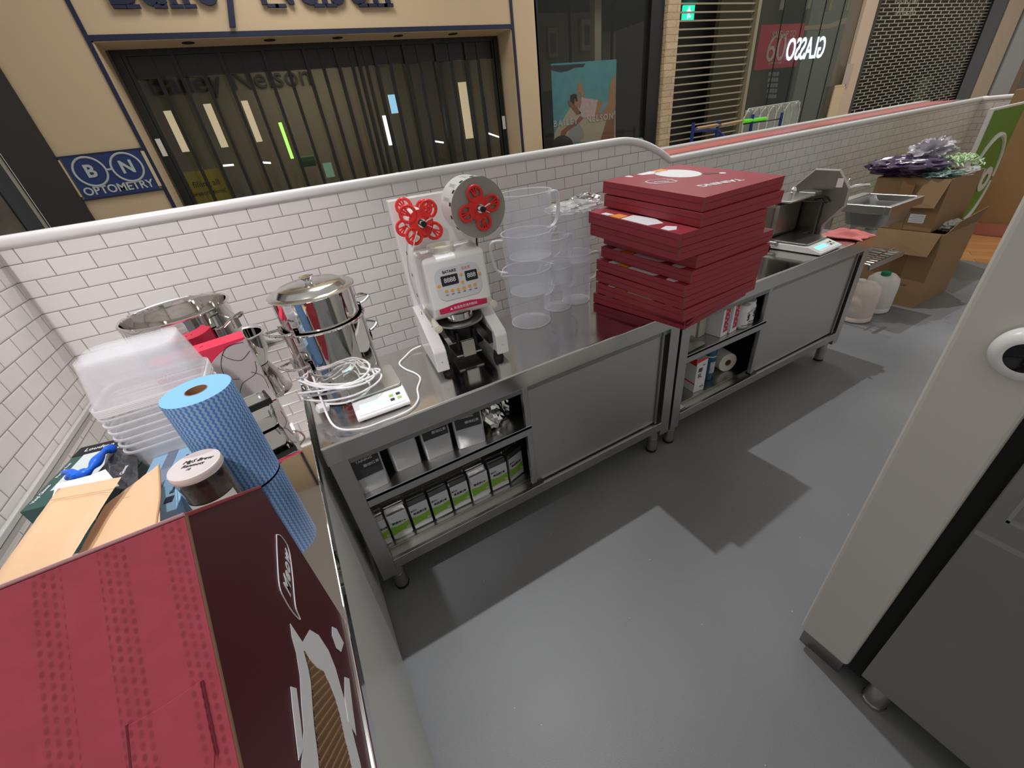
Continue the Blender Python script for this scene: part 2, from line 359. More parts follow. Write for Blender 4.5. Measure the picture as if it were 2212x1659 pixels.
# left counter with mirror-like top
t = thing('steel_counter', 'counter with mirror-polished steel top running along the left wall', 'counter', (0, 0, 0))
put('worktop', G().bb(XC+.001, -.013, -2.2, YW-.001, .762, .800), 'mirror', t, bevel=.003)
put('front_panel', G().bb(-.045, -.022, -2.2, .95, .02, .760), mat('counter_white_panel', (.58, .59, .56), .38), t)
put('cabinet_body', G().bb(XC+.01, -.046, -2.18, .94, .02, .758), 'shell', t)
# ================================================================== LEFT COUNTER THINGS
def ring(r, z, n=48): return [(r*math.cos(2*PI*i/n), r*math.sin(2*PI*i/n), z) for i in range(n)]
def handle_pts(r, z, w, out, drop, ang):
    pts = [(r-.002, -w/2, z), (r+out*.5, -w/2, z+drop*.3), (r+out, -w/2*.7, z+drop*.9), (r+out*1.05, 0, z+drop), (r+out, w/2*.7, z+drop*.9), (r+out*.5, w/2, z+drop*.3), (r-.002, w/2, z)]
    m = Matrix.Rotation(ang, 3, 'Z'); return bez([m @ Vector(p) for p in pts], 6)
def pot(name, label, loc, r, h, angs, lid=False, group=None, hz=.72, out=.045, drop=.012):
    t = thing(name, label, 'stock pot', loc, group=group)
    prof = [(0, .001), (r-.012, .001), (r-.003, .006), (r, .014), (r, h-.004), (r+.006, h-.002), (r+.008, h+.002), (r+.005, h+.005), (r-.001, h+.003), (r-.003, h-.004), (r-.003, .012), (0, .009)]
    put('body', G().lathe(prof, n=72), 'chrome', t, smooth=True)
    for a in angs:
        hd = put('handle', G().tube(handle_pts(r, h*hz, r*.62, out, drop, a), .0042, 8), 'chrome', t, smooth=True)
        m = Matrix.Rotation(a, 4, 'Z')
        for s in (-1, 1): put('handle_plate', G().box((r+.0015, s*r*.31, h*hz-.012), (.003, .022, .045), T=m), 'chrome', hd, bevel=.001)
    if lid:
        l = put('lid', G().lathe([(0, h+.026), (r*.35, h+.0255), (r*.76, h+.022), (r*.80, h+.019), (r*.90, h+.006), (r*.98, h+.006), (r+.010, h+.004), (r+.011, h+.001), (r+.004, h+.002), (r*.9, h+.003), (0, h+.018)], n=72), mat('lid_steel', (.66, .65, .63), .16, 1.), t, smooth=True)
        put('knob', G().lathe([(.012, h+.024), (.010, h+.033), (.020, h+.042), (.023, h+.045), (.018, h+.044), (0, h+.040)], n=32), 'chrome', l, smooth=True)
    return t
pot('stock_pot', 'large open stainless stock pot in the corner behind the red carton', (-.290, .650, .80), .158, .325, (-.55, PI-.55), hz=.80, out=.05, drop=.03)
t = thing('mixing_bowl', 'shallow stainless bowl on the counter right of the large open pot', 'bowl', (-.165, .80, .80))
put('bowl_body', G().lathe([(0, .002), (.045, .002), (.068, .06), (.076, .13), (.090, .138), (.092, .141), (.087, .142), (.073, .135), (.065, .065), (.043, .008), (0, .006)], n=56), 'chrome', t, smooth=True)
pot('stock_pot', 'lower of the two stacked stainless pots on the bench left of the sealing machine', (.142, .335, .80), .130, .262, (PI+.55, .55), group=None, out=.055, hz=.62)
pot('stock_pot', 'lidded upper pot of the two stacked stainless pots beside the tiled wall', (.142, .335, .925), .122, .238, (PI+.45, .45), lid=True, out=.055, hz=.62)
# blue wipe roll
def zigzag_mat():
    m = bpy.data.materials.new('blue_wipe_print'); m.use_nodes = True; nt = m.node_tree; b = nt.nodes['Principled BSDF']
    tc = nt.nodes.new('ShaderNodeTexCoord'); sp = nt.nodes.new('ShaderNodeSeparateXYZ'); nt.links.new(tc.outputs['Object'], sp.inputs[0])
    ang = mnode(nt, 'MULTIPLY', mnode(nt, 'ARCTAN2', sp.outputs[1], sp.outputs[0]), .0761)
    n = nt.nodes.new('ShaderNodeTexNoise'); n.inputs['Scale'].default_value = 25; nt.links.new(tc.outputs['Object'], n.inputs[0])
    z = mnode(nt, 'MULTIPLY', mnode(nt, 'PINGPONG', mnode(nt, 'ADD', sp.outputs[2], mnode(nt, 'MULTIPLY', n.outputs[0], .003)), .0058), .62)
    s = mnode(nt, 'DIVIDE', mnode(nt, 'ADD', ang, z), .0112)
    f = mnode(nt, 'PINGPONG', s, .5)
    r = nt.nodes.new('ShaderNodeMapRange'); r.inputs[1].default_value = .18; r.inputs[2].default_value = .30; nt.links.new(f, r.inputs[0])
    nt.links.new(mixc(nt, r.outputs[0], (.06, .17, .42), (.22, .36, .55)), b.inputs['Base Color']); b.inputs['Roughness'].default_value = .85
    return m
t = thing('wipe_roll', 'standing roll of blue zigzag-printed wipes on the left counter', 'wipe roll', (-.1825, .0074, .80))
put('roll_side', G().lathe([(.0757, .003), (.0763, .006), (.0763, .282), (.0752, .2845)], n=96), zigzag_mat(), t, smooth=True)
g = G(); g.lathe([(.0245, .2845), (.040, .2850), (.0752, .2845)], n=96)
put('roll_end', g, mat('blue_wipe_end', (.20, .45, .80), .8, bump=.8, bscale=120), t, smooth=True)
put('core', G().lathe([(.0247, .0), (.0247, .2852), (.0228, .2852), (.0228, .0)], n=48), mat('core_card', (.30, .16, .08), .8), t, smooth=True)
# jar of tea
JX, JY = -.2232, -.1302
t = thing('tea_jar', 'clear plastic jar of dark tea leaves with a pale screw lid', 'jar', (JX, JY, .80), rz=-.6)
put('tea_leaves', G().lathe([(0, .005), (.045, .005), (.0475, .010), (.0475, .128), (.044, .136), (0, .138)], n=48), mat('tea_leaves_mix', (.055, .032, .02), .7, var=.75, vscale=110, bump=1., bscale=160), t, smooth=True)
put('jar_wall', G().lathe([(.048, .003), (.0505, .010), (.0505, .150), (.0515, .156), (.0495, .156), (.0492, .012), (.046, .004)], n=64), mat('clear_jar', (.97, .97, .96), .04, trans=1., ior=1.4), t, smooth=True)
lid = put('lid', G().lathe([(.0520, .157), (.0530, .159), (.0530, .171), (.0520, .1742), (.0490, .1752), (.0475, .1745), (0, .1745)], n=64), mat('jar_lid', (.66, .60, .58), .3), t, smooth=True)
for k, (tx, sz, yy) in enumerate((('MgS Brew', .015, .012), ('Ranmott', .013, -.004), ('18', .009, -.018))):
    text(tx, sz, 'kprint', lid, (.0, yy, .1756), (0, 0, PI+.5 if False else .35), 'handwriting', ext=.0003, shear=.4)
def arc_label(name, r, a0, a1, z0, z1, m, parent, n=20, th=.0006):
    g = G(); g.grid(lambda u, v: Vector(((r+th)*math.cos(a0+(a1-a0)*u), (r+th)*math.sin(a0+(a1-a0)*u), z0+(z1-z0)*v)), n, 1)
    return put(name, g, m, parent, smooth=True)
lb = arc_label('label', .0508, -2.2, .1, .025, .095, mat('paper_label', (.72, .76, .74), .6), t)
for k in range(5): arc_label('label_print', .0513, -1.5, -.5, .055+k*.007, .0575+k*.007, 'kprint', lb, 12)
# clear tubs: eight nested upright, five nested upside down on them
tubm = mat('clear_tub', (.93, .94, .97), .12, trans=.0, alpha=.20, coat=.2)
def tub(z0, flip, label, tilt=(0, 0)):
    w0, d0, w1, d1, h = .205, .145, .238, .178, .118
    t = thing('plastic_tub', label, 'food tub', TUB+Vector((tilt[0], tilt[1], z0)), rz=.0, group='nested clear tubs on the left counter')
    g = G(); rings = []
    for k, (f, z) in enumerate(((0, 0), (.05, .004), (.9, h*.86), (.92, h*.87), (1., h))):
        rings.append([(x, y, (h-z) if flip else z) for x, y in rrect(w0+(w1-w0)*f, d0+(d1-d0)*f, .034, 5)])
    g.loft(rings, True, False)
    put('tub_wall', g, tubm, t, smooth=True)
    zz = 0 if flip else h
    g = G(); g.loft([[(x, y, zz) for x, y in rrect(w1, d1, .034, 5)], [(x, y, zz+(.001 if not flip else .001)) for x, y in rrect(w1+.012, d1+.012, .038, 5)], [(x, y, zz-.005 if not flip else zz+.005) for x, y in rrect(w1+.013, d1+.013, .038, 5)]], False, False)
    put('rim', g, mat('tub_rim', (.95, .95, .97), .15, alpha=.50) if 'tub_rim' not in bpy.data.materials else bpy.data.materials['tub_rim'], t, smooth=True, solid=.0015)
    return t
TUB = Vector((-.318, .225, .80))
P = []
WN_ = ('lowest', 'second', 'third', 'fourth', 'fifth', 'sixth')
for i in range(6): P.append(tub(.002+i*.021, False, '%s clear tub, counted from the counter, of the upright nested tubs behind the blue roll' % WN_[i]))
for i in range(5): P.append(tub(.232+i*.0045, True, '%s of the upside-down clear tubs capping the tub stack' % ('lowest', 'second lowest', 'middle', 'second highest', 'topmost')[i]))
# red and grey appliance carton
t = thing('appliance_carton', 'red and grey carton with a line drawing of a soap dispenser', 'carton', (-.125, .215, .80), rz=0)
t.location = (-.235, .425, .80); t.rotation_euler = (0, 0, .18)
W2, D2, H2 = .26, .075, .25
put('carton_body', G().bb(-W2/2, W2/2, -D2/2, D2/2, .001, H2), mat('carton_red', (.72, .035, .09), .45), t, bevel=.0012)
put('end_print', G().bb(W2/2, W2/2+.0008, -D2/2, D2/2, .003, H2-.003), mat('carton_end', (.50, .30, .26), .5), t)
g = G(); pts = [(.13, 0, .003), (.13, 0, H2-.006)]
for i in range(13):
    a = i/12; pts.append((.12-.19*math.sin(a*PI/2), 0, (H2-.01)-(H2-.03)*(1-math.cos(a*PI/2))))
pts += [(-.07, 0, .003)]
g.prism([(x, -D2/2-.0012, z) for x, _, z in pts], (0, .001, 0)); pr_ = put('grey_print', g, mat('carton_grey', (.50, .46, .45), .5), t)
for k, P_ in enumerate(([(.12, .235), (.07, .235), (.035, .19), (.03, .14), (.06, .12)], [(.125, .20), (.09, .18), (.06, .20), (.05, .22)], [(.03, .05), (.06, .10), (.11, .12), (.125, .16)], [(.10, .13), (.125, .10), (.125, .05)])):
    put('line_drawing', G().tube(bez([(x, -D2/2-.0015, z) for x, z in P_], 6), .0009, 5), 'kprint', pr_)
text('WEEGO', .020, 'wprint', t, (-.075, -D2/2-.0015, .205), FY, ext=.0003)
g = G()
for x in (-.09, -.055, -.02, .01): g.box((x, .0, H2+.0003), (.010, .003, .0006))
put('vent_slot', g, 'dark', t)
t = thing('steel_caddy', 'small stainless lift-handled container in front of the red carton', 'container', (-.150, .245, .80), rz=.25)
rr_ = [[(x, y, z) for x, y in rrect(.11*s, .085*s, .022, 5)] for s, z in ((.86, .006), (.95, .02), (1, .095))]
put('body', G().loft(rr_, True, False), 'chrome', t, smooth=True, solid=.002)
put('rim', G().tube([(x, y, .097) for x, y in rrect(.114, .089, .024, 6)], .003, 8, closed=True), 'lampchrome', t, smooth=True)
put('handle', G().bb(-.02, .055, -.048, -.043, .088, .108).bb(.05, .058, -.048, .02, .088, .11), 'black', t, bevel=.002)
# gloves box, glove, kraft pouches, blue glove box, dark bag
GR = mat('dark_green_box', (.03, .085, .075), .45); LB = mat('light_blue_box', (.30, .52, .72), .5)
t = thing('glove_box', 'dark green vinyl glove carton lying beside the left tiled wall', 'glove box', (-.575, .155, .80), rz=-.22)
put('carton_body', G().bb(-.06, .06, -.08, .17, .001, .085), GR, t, bevel=.002)
put('white_print', G().bb(-.030, .06, -.02, .13, .085, .0858), mat('pale_print', (.55, .62, .62), .5), t)
put('dark_end', G().bb(-.06, .06, .125, .17, .085, .0862), 'dark', t)
text('Vinyl Gloves', .013, 'wprint', t, (-.046, -.025, .0864), (0, 0, PI/2), ext=.0003)
text('Powder Free', .011, 'wprint', t, (-.046, .065, .0864), (0, 0, PI/2), ext=.0003)
text('Loudton', .022, 'wprint', t, (.0, .147, .0868), (0, 0, .0), ext=.0003)
def glove():
    g = G(); P0_ = [at(u, v, 2, z) for u, v, z in ((246, 968, .915), (226, 975, .925), (206, 1000, .93), (190, 1018, .925), (170, 1026, .92))]
    g.tube(bez(P0_, 6), [.010+.003*math.sin(i*.7) for i in range(25)], 10)
    for (u, v) in ((138, 1022), (146, 1034), (160, 1042), (180, 1038)):
        q = at(u, v, 2, .905); g.tube(bez([P0_[-1], (P0_[-1]+q)/2+Vector((0, 0, .008)), q], 5), [.009]*5+[.007]*5+[.005], 8)
    return g
o = put('rubber_glove', glove(), mat('blue_nitrile', (.01, .14, .78), .35, bump=.6, bscale=35), smooth=True); tag(o, 'crumpled bright blue glove resting on the green glove carton', 'glove')
def bag(name, label, cat, corners, m, th=.012, n=14, amp=.004, seed=0, group=None, extra=None):
    rnd = random.Random(seed); A, B_, C_, D_ = [Vector(c) for c in corners]; nrm = (B_-A).cross(D_-A).normalized()
    ph = [rnd.uniform(0, 6) for _ in range(6)]
    def f(sgn):
        def q(u, v):
            p = A*(1-u)*(1-v)+B_*u*(1-v)+C_*u*v+D_*(1-u)*v
            e = min(1, 6*min(u, 1-u))*min(1, 5*min(v, 1-v)); w_ = math.sin(7*u+ph[0]+3*v)*math.sin(9*v+ph[1])+.5*math.sin(19*u+ph[2])*math.sin(13*v+ph[3])
            return p+nrm*(sgn*(th/2*e+.0004)+amp*w_*e)
        return q
    g = G(); g.grid(f(1), n, n); g.grid(f(-1), n, n); bmesh.ops.remove_doubles(g.b, verts=g.b.verts, dist=.0009)
    o = put(name, g, m, None, smooth=True); tag(o, label, cat, group); return o
o = bag('kraft_pouch', 'kraft paper pouch with rounded top lying highest, against the left wall side', 'pouch', [at(-120, 1400, 2, .955), at(75, 1330, 2, .955), at(262, 1030, 2, .960), at(125, 1056, 2, .960)], 'kraft', .018, 16, .002, 3)
put('zip_seal', G().tube([at(108, 1080, 2, .972), at(245, 1056, 2, .972)], .0010, 6), 'kraft', o, smooth=True)
o = bag('kraft_pouch', 'kraft paper pouch lying under the other one, its torn corner near the jar', 'pouch', [at(60, 1400, 2, .92), at(350, 1300, 2, .92), at(343, 1003, 2, .925), at(225, 1092, 2, .925)], 'kraft', .016, 16, .002, 9)
put('torn_edge', G().tube(bez([at(349, 1250, 2, .922), at(338, 1140, 2, .924), at(346, 1070, 2, .926), at(343, 1005, 2, .928)], 6), .0020, 6), mat('kraft_edge', (.50, .30, .14), .8), o, smooth=True)
t = thing('glove_box', 'light blue nitrile glove carton between the kraft pouches and the tea jar', 'glove box', (-.345, .03, .80), rz=-.10)
put('carton_body', G().bb(-.06, .055, -.15, .12, .001, .075), LB, t, bevel=.002)
put('grey_band', G().bb(-.025, .0, -.15, .12, .075, .0758), mat('slate_print', (.18, .22, .30), .5), t)
text('Nitrex Gloves', .016, 'navy', t, (.03, .03, .0762), (0, 0, PI/2), ext=.0003)
text('Blue', .014, 'navy', t, (.03, -.07, .0762), (0, 0, PI/2), ext=.0003)
g = G(); g.box((.03, -.028, .0760), (.016, .018, .0006)); g.box((.03, -.105, .0760), (.018, .022, .0006)); put('printed_icon', g, 'navy', t)
o = bag('plastic_bag', 'dark see-through plastic bag between the green glove carton and the tubs', 'bag', [at(215, 1050, 2, .89), at(300, 1060, 2, .89), at(296, 985, 2, .90), at(235, 958, 2, .91)], mat('grey_film', (.09, .09, .10), .12, alpha=.72), .012, 14, .008, 5)
q_ = at(268, 1015, 2, .915); text('Gloves', .013, 'wprint', o, q_, (0, 0, PI/2-.1), ext=.0003)
o = put('paper_sheet', G().prism([at(110, 1085, 2, .935), at(258, 1050, 2, .935), at(228, 1014, 2, .938), at(196, 1027, 2, .936), at(122, 1046, 2, .936)], (0, 0, .0008)), 'white'); tag(o, 'white paper sheet corner showing behind the kraft pouch', 'paper')
# ---------------------------------------------------------------- house-shaped red carton in the foreground
X0, RY, RZ, EY, EZ, NY = -.020, -.757, 1.290, -.553, 1.145, -.961
t = thing('display_carton', 'large red house-shaped cardboard carton in the foreground on the left counter', 'carton', (0, 0, 0))
prof = [(NY, .801), (NY, EZ), (RY, RZ), (EY, EZ), (EY, .801)]
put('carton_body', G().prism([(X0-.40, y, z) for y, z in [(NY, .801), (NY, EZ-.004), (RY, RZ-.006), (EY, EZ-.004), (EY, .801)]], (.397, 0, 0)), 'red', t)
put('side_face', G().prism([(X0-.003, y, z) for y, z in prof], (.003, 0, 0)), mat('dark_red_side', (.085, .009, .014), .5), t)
def slab(p0, p1, th, m, nm, x0=X0-.405, x1=X0+.001):
    (y0, z0), (y1, z1) = p0, p1; d = Vector((0, y1-y0, z1-z0)).normalized(); nn = Vector((0, -d.z, d.y))
    if nn.z < 0: nn = -nn
    q = [Vector((x0, y0, z0)), Vector((x0, y1, z1)), Vector((x0, y1, z1))+nn*th, Vector((x0, y0, z0))+nn*th]
    return put(nm, G().prism(q, (x1-x0, 0, 0)), m, t, bevel=.0008)
def dots_mat():
    m = bpy.data.materials.new('red_card_dotted'); m.use_nodes = True; nt = m.node_tree; b = nt.nodes['Principled BSDF']
    g_ = nt.nodes.new('ShaderNodeNewGeometry'); sp = nt.nodes.new('ShaderNodeSeparateXYZ'); nt.links.new(g_.outputs['Position'], sp.inputs[0])
    n0 = nt.nodes.new('ShaderNodeTexNoise'); n0.inputs['Scale'].default_value = 120; nt.links.new(g_.outputs['Position'], n0.inputs[0])
    u = mnode(nt, 'DIVIDE', sp.outputs[0], .0053); v = mnode(nt, 'DIVIDE', sp.outputs[1], .0056)
    col = mnode(nt, 'FLOOR', u); v2 = mnode(nt, 'ADD', v, mnode(nt, 'MULTIPLY', mnode(nt, 'FLOORED_MODULO', col, 2.), .5))
    du = mnode(nt, 'SUBTRACT', mnode(nt, 'FRACT', u), .5); dv = mnode(nt, 'MULTIPLY', mnode(nt, 'SUBTRACT', mnode(nt, 'FRACT', v2), .5), .8)
    d = mnode(nt, 'ADD', mnode(nt, 'MULTIPLY', du, du), mnode(nt, 'MULTIPLY', dv, dv))
    dr = nt.nodes.new('ShaderNodeMapRange'); dr.inputs[1].default_value = .13; dr.inputs[2].default_value = .02; nt.links.new(d, dr.inputs[0]); dot = mnode(nt, 'MULTIPLY', dr.outputs[0], n0.outputs[0])
    band = mnode(nt, 'GREATER_THAN', mnode(nt, 'SINE', mnode(nt, 'DIVIDE', sp.outputs[0], .0062)), .15)
    f = mnode(nt, 'MULTIPLY', dot, band)
    n = nt.nodes.new('ShaderNodeTexNoise'); n.inputs['Scale'].default_value = 60; nt.links.new(g_.outputs['Position'], n.inputs[0])
    base = mixc(nt, n.outputs[0], (.40, .045, .072), (.50, .07, .105))
    nt.links.new(mixc(nt, mnode(nt, 'MULTIPLY', f, .85), base, (.19, .01, .025)), b.inputs['Base Color']); b.inputs['Roughness'].default_value = .5
    bp = nt.nodes.new('ShaderNodeBump'); bp.invert = True; bp.inputs['Strength'].default_value = .3; bp.inputs['Distance'].default_value = .001; nt.links.new(f, bp.inputs['Height']); nt.links.new(bp.outputs[0], b.inputs['Normal'])
    return m
dm = dots_mat()
near = slab((NY, EZ), (RY, RZ), .004, dm, 'roof_panel'); slab((RY, RZ), (EY, EZ), .004, 'red', 'roof_panel')
put('cut_edge', G().tube([(X0-.405, RY, RZ+.004), (X0+.001, RY, RZ+.004)], .0016, 6), mat('pale_pink_edge', (.62, .33, .36), .8), near)
put('cut_edge', G().tube([(X0+.0012, NY, EZ+.002), (X0+.0012, RY, RZ+.002)], .0014, 6), mat('brown_cut_edge', (.20, .12, .07), .8), near)
# tuck-in tab on the roof slope
sl = (RZ-EZ)/(RY-NY)
def rp(x, y, h=.0052): return (x, y, EZ+(y-NY)*sl+h)
def ra(u, v, h=.0045):
    d = RM @ Vector(((u-1106)/FPX, -(v-829.5)/FPX, -1)); n_ = Vector((0, -sl, 1)); o_ = Vector((0, NY, EZ+h)); return CAMP+d*((o_-CAMP).dot(n_)/d.dot(n_))
put('tuck_tab', G().prism([ra(278, 1566), ra(345, 1530), ra(395, 1497), ra(434, 1470), ra(452, 1560), ra(466, 1625), ra(462, 1700), ra(292, 1720)], (0, -.0009, .0013)), dm, near, bevel=.0006)
put('tab_slot', G().tube([ra(274, 1566, .006), ra(290, 1720, .006)], .0009, 6), 'darkred', near); put('tab_slot', G().tube([ra(437, 1470, .006), ra(456, 1560, .006), ra(470, 1630, .006)], .0007, 6), 'darkred', near)
def fc(x, y, off=.0008):
    p = at(360+x/2.596, 1020+y/2.596, 0, X0); return Vector((X0+off, p.y, p.z))
fs = [o_ for o_ in t.children if o_.name.startswith('side_face')][0]
put('speech_bubble', G().tube(bez([fc(*q) for q in ((612, 352), (640, 362), (680, 430), (700, 560), (712, 700), (722, 770), (745, 828), (706, 792), (660, 720), (628, 640), (616, 480), (612, 352))], 4), .0008, 6), 'wprint', fs)
pm = fc(668, 570); po = fc(676, 450); pq = fc(668, 700)
dd = (fc(672, 440)-fc(676, 690)); L_ = dd.length; dd.x = 0; dd.normalize(); uu = Vector((1, 0, 0)).cross(dd); mc = (fc(672, 440)+fc(676, 690))/2
text('Meow', L_/2.9, 'wprint', fs, (X0+.0006, mc.y, mc.z), Matrix(((dd.x, uu.x, 1), (dd.y, uu.y, 0), (dd.z, uu.z, 0))).to_euler(), ext=.0003, bold=.0006, shear=.2, spacing=1.12)
CUT = [(765, 1005), (800, 1062), (835, 1098), (872, 1120), (905, 1190), (940, 1280), (965, 1370), (988, 1480), (1012, 1580), (1040, 1700), (1052, 1800), (862, 1800), (845, 1600), (822, 1420), (812, 1290), (805, 1180), (790, 1100)]
BL = [(690, 850), (760, 955), (800, 885), (850, 915), (905, 1000), (945, 1100), (975, 1210), (1015, 1350), (1050, 1500), (1085, 1640), (1110, 1800), (760, 1800), (752, 1640), (765, 1450), (752, 1300), (745, 1150), (725, 1020), (700, 930)]
cy = [fc(*q, .0) for q in CUT]
def inpoly(y, z, P_):
    r = False
    for i in range(len(P_)):
        a, b = P_[i], P_[i-1]
        if (a.z > z) != (b.z > z) and y < (b.y-a.y)*(z-a.z)/(b.z-a.z)+a.y: r = not r
    return r
zmin = .802
def clampz(v): v.z = max(v.z, zmin); v.y = max(v.y, NY+.002); return v
g = G(); g.prism([clampz(fc(*q, .0003)) for q in BL], (.0004, 0, 0)); put('white_print', g, 'wprint', fs)
WP_ = [((690, 1205), (722, 1215), (745, 1400), (760, 1550), (735, 1620), (715, 1450), (700, 1320)), ((925, 868), (950, 880), (990, 960), (975, 1010), (950, 990), (925, 920)), ((995, 1150), (1020, 1160), (1040, 1330), (1060, 1480), (1015, 1400), (995, 1270))]
for w_p in WP_: put('white_print', G().prism([clampz(fc(*q, .0005)) for q in w_p], (.0006, 0, 0)), 'wprint', fs)
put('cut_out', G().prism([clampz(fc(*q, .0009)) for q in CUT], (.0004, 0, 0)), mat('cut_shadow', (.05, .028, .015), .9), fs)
g = G(); ys = [v.y for v in cy]; z = .803; k = 0
while z < max(v.z for v in cy):
    y = min(ys)
    seg = []
    while y < max(ys):
        zz = z+.0022*math.sin((y)*700+k*1.3)+(y-min(ys))*.25
        if inpoly(y, zz, cy): seg.append((X0+.0016, y, zz))
        else:
            if len(seg) > 2: g.tube(seg, .00045, 4)
            seg = []
        y += .0011
    if len(seg) > 2: g.tube(seg, .00045, 4)
    if k % 2:
        pass
    z += .0030; k += 1
put('corrugated_layers', g, mat('corrugated', (.24, .14, .075), .85), fs)

# ================================================================== THINGS ON THE BENCHES
def kscale(label, loc, rz, w=.172, d=.245, h=.038, lit=(.55, .95, .9), text_='0.0'):
    t = thing('kitchen_scale', label, 'scale', loc, rz=rz)
    g = G(); pr2 = [(-d/2, .004), (-d/2, .016), (-d/2+.072, h), (d/2, h), (d/2, .004)]
    g.prism([(-w/2, y, z) for y, z in pr2], (w, 0, 0)); put('base', g, 'whiteplastic', t, bevel=.005)
    put('platform', G().prism([(x, y+.036, h+.004) for x, y in rrect(w*.98, d*.68, .014, 5)], (0, 0, .007)), 'steel', t, bevel=.0015)
    a = math.atan2(h-.016, .072); T = Matrix.Translation((0, -d/2+.036, (h+.016)/2+.0006)) @ Matrix.Rotation(a, 4, 'X')
    pn = put('control_panel', G().prism([(x, y, 0) for x, y in rrect(w*.9, .056, .006, 4)], (0, 0, .0008), None), mat('panel_film', (.80, .86, .86), .3), t); pn.matrix_local = T
    s_ = put('display', G().prism([(x, y, .0008) for x, y in rrect(w*.44, .026, .003, 3, -w*.17, .004)], (0, 0, .0006)), mat('lcd_lit', (.4, .8, .8), .2, emit=lit, estr=.9), pn)
    text(text_, .014, 'signgrey', pn, (-w*.03, .004, .0016), (0, 0, 0), 'digits', ext=.0001)
    for i in range(2):
        for j in range(2):
            put('button', G().prism([(x, y, .0008) for x, y in rrect(.014, .011, .002, 3, w*.21+i*.023, -.006+j*.018)], (0, 0, .001)), 'green' if (i+j) % 2 else 'kprint', pn)
    for x in (-w/2+.02, w/2-.02):
        for y in (-d/2+.02, d/2-.02): put('foot', G().cyl((x, y, 0), (x, y, .006), .009, 16), 'blackrub', t)
    return t
kscale('white kitchen scale with lit display under the loops of white cable', (.217, .178, .80), -.025)
o = kscale('white digital scale with glowing green display beside the pink cloth', (2.555, .140, .80), PI/2*1.0, w=.21, d=.26, lit=(.1, 1., .75)); o.rotation_euler = (0, 0, .05); o.location = (2.565, .135, .80)
# cable bundle of the scale
def coil():
    g = G(); P_ = []
    rnd = random.Random(4)
    for k in range(7):
        a0 = rnd.uniform(-.2, .2); rx = .118+rnd.uniform(-.018, .018); ry = .060+rnd.uniform(-.012, .016); cx, cy_ = .115+rnd.uniform(-.012, .012), .205+rnd.uniform(-.012, .012)
        for i in range(10):
            a = 2*PI*i/10+PI; x = rx*math.cos(a); y = ry*math.sin(a); pinch = .45+.55*min(1, (x+rx)/(rx*1.0)) if x < 0 else 1
            y *= pinch; c, s_ = math.cos(-.30+a0), math.sin(-.30+a0)
            P_.append((cx+x*c-y*s_, cy_+x*s_+y*c, .862+.010*k+.014*math.sin(a*1.0+k)))
    return g, P_
g, P_ = coil(); g.tube(bez(P_, 5), .0033, 8)
g.tube(bez([P_[-1], (.05, .17, .87), (.06, .06, .825), (.12, .015, .812), (.20, .012, .808), (.28, .020, .806), (.325, .06, .806), (.345, .13, .806), (.375, .19, .806), (.372, .24, .806), (.350, .30, .806), (.345, .36, .806), (.38, .40, .806), (.42, .43, .81), (.46, .43, .815)], 8), .0033, 8)
o = put('power_cable', g, 'plug', smooth=True); tag(o, 'looped white power cable lying over the small scale and running to the sealing machine', 'cable')
put('cable_tie', G().tube(ring(.010, 0, 16), .0016, 6, closed=True), 'black', o, smooth=True, loc=(.012, .235, .893), rot=(0, PI/2, .5))
put('plug', G().bb(-.018, .018, -.012, .012, -.012, .012), 'plug', o, bevel=.004, loc=(.045, .155, .845), rot=(.4, .3, .4))

# cup sealing machine
SM = thing('cup_sealing_machine', 'white cup sealing machine with red film spools in the middle of the near bench', 'sealing machine', (.590, .290, .80), rz=-.10)
put('back_column', G().bb(-.132, .126, .115, .165, .022, .565), 'whiteplastic', SM, bevel=.003)
for s in (-1, 1):
    xo = s*.116-.002
    a = put('side_arm', G().prism([(xo-.023, y, z) for y, z in ((-.150, .022), (-.150, .098), (-.138, .112), (.03, .175), (.115, .190), (.115, .022))], (.046, 0, 0)), 'whiteplastic', SM, bevel=.004)
    put('screw', G().cyl((xo, -.1515, .060), (xo, -.149, .060), .003, 12), 'lampchrome', a)
    put('inner_rail', G().bb(xo-s*.030-.010, xo-s*.030+.010, -.115, .10, .060, .105), 'black', SM)
for x, y in ((-.10, -.125), (.10, -.125), (-.10, .10), (.10, .10)): put('foot', G().cone((x, y, 0), (x, y, .030), .020, .015, 20), 'blackrub', SM, smooth=True)
hb = put('head', G().prism([(-.096, y, z+.012) for y, z in ((-.075, .180), (-.085, .215), (-.068, .372), (-.055, .382), (.115, .382), (.115, .165), (-.055, .165))], (.216, 0, 0)), 'whiteplastic', SM, bevel=.008)
ta = math.atan2(.017, .157); TF = Matrix.Translation((.012, -.0782, .304)) @ Matrix.Rotation(PI/2-ta, 4, 'X')
cp_ = [(x, y) for x, y in rrect(.160, .110, .030, 6)]
pn = put('control_panel', G().prism([(x, y, 0) for x, y in cp_], (0, 0, .0012)), mat('panel_grey', (.66, .67, .70), .3), SM); pn.matrix_local = TF
for (cx, w_, n_) in ((-.030, .060, '8888'), (.048, .044, '888')):
    d_ = put('display', G().prism([(x, y, .001) for x, y in rrect(w_, .034, .003, 3, cx, .012)], (0, 0, .001)), 'kprint', pn); text(n_, .022, 'wprint', d_, (cx, .012, .0022), (0, 0, 0), 'digits', ext=.0002, spacing=.95)
text('BATAIKE', .0125, 'kprint', pn, (-.026, .0405, .0015), (0, 0, 0), ext=.0002, bold=.0004); text('巴太克', .0105, 'redspool', pn, (.033, .0405, .0015), (0, 0, 0), ext=.0002)
om = mat('orange_button', (.85, .42, .05), .4)
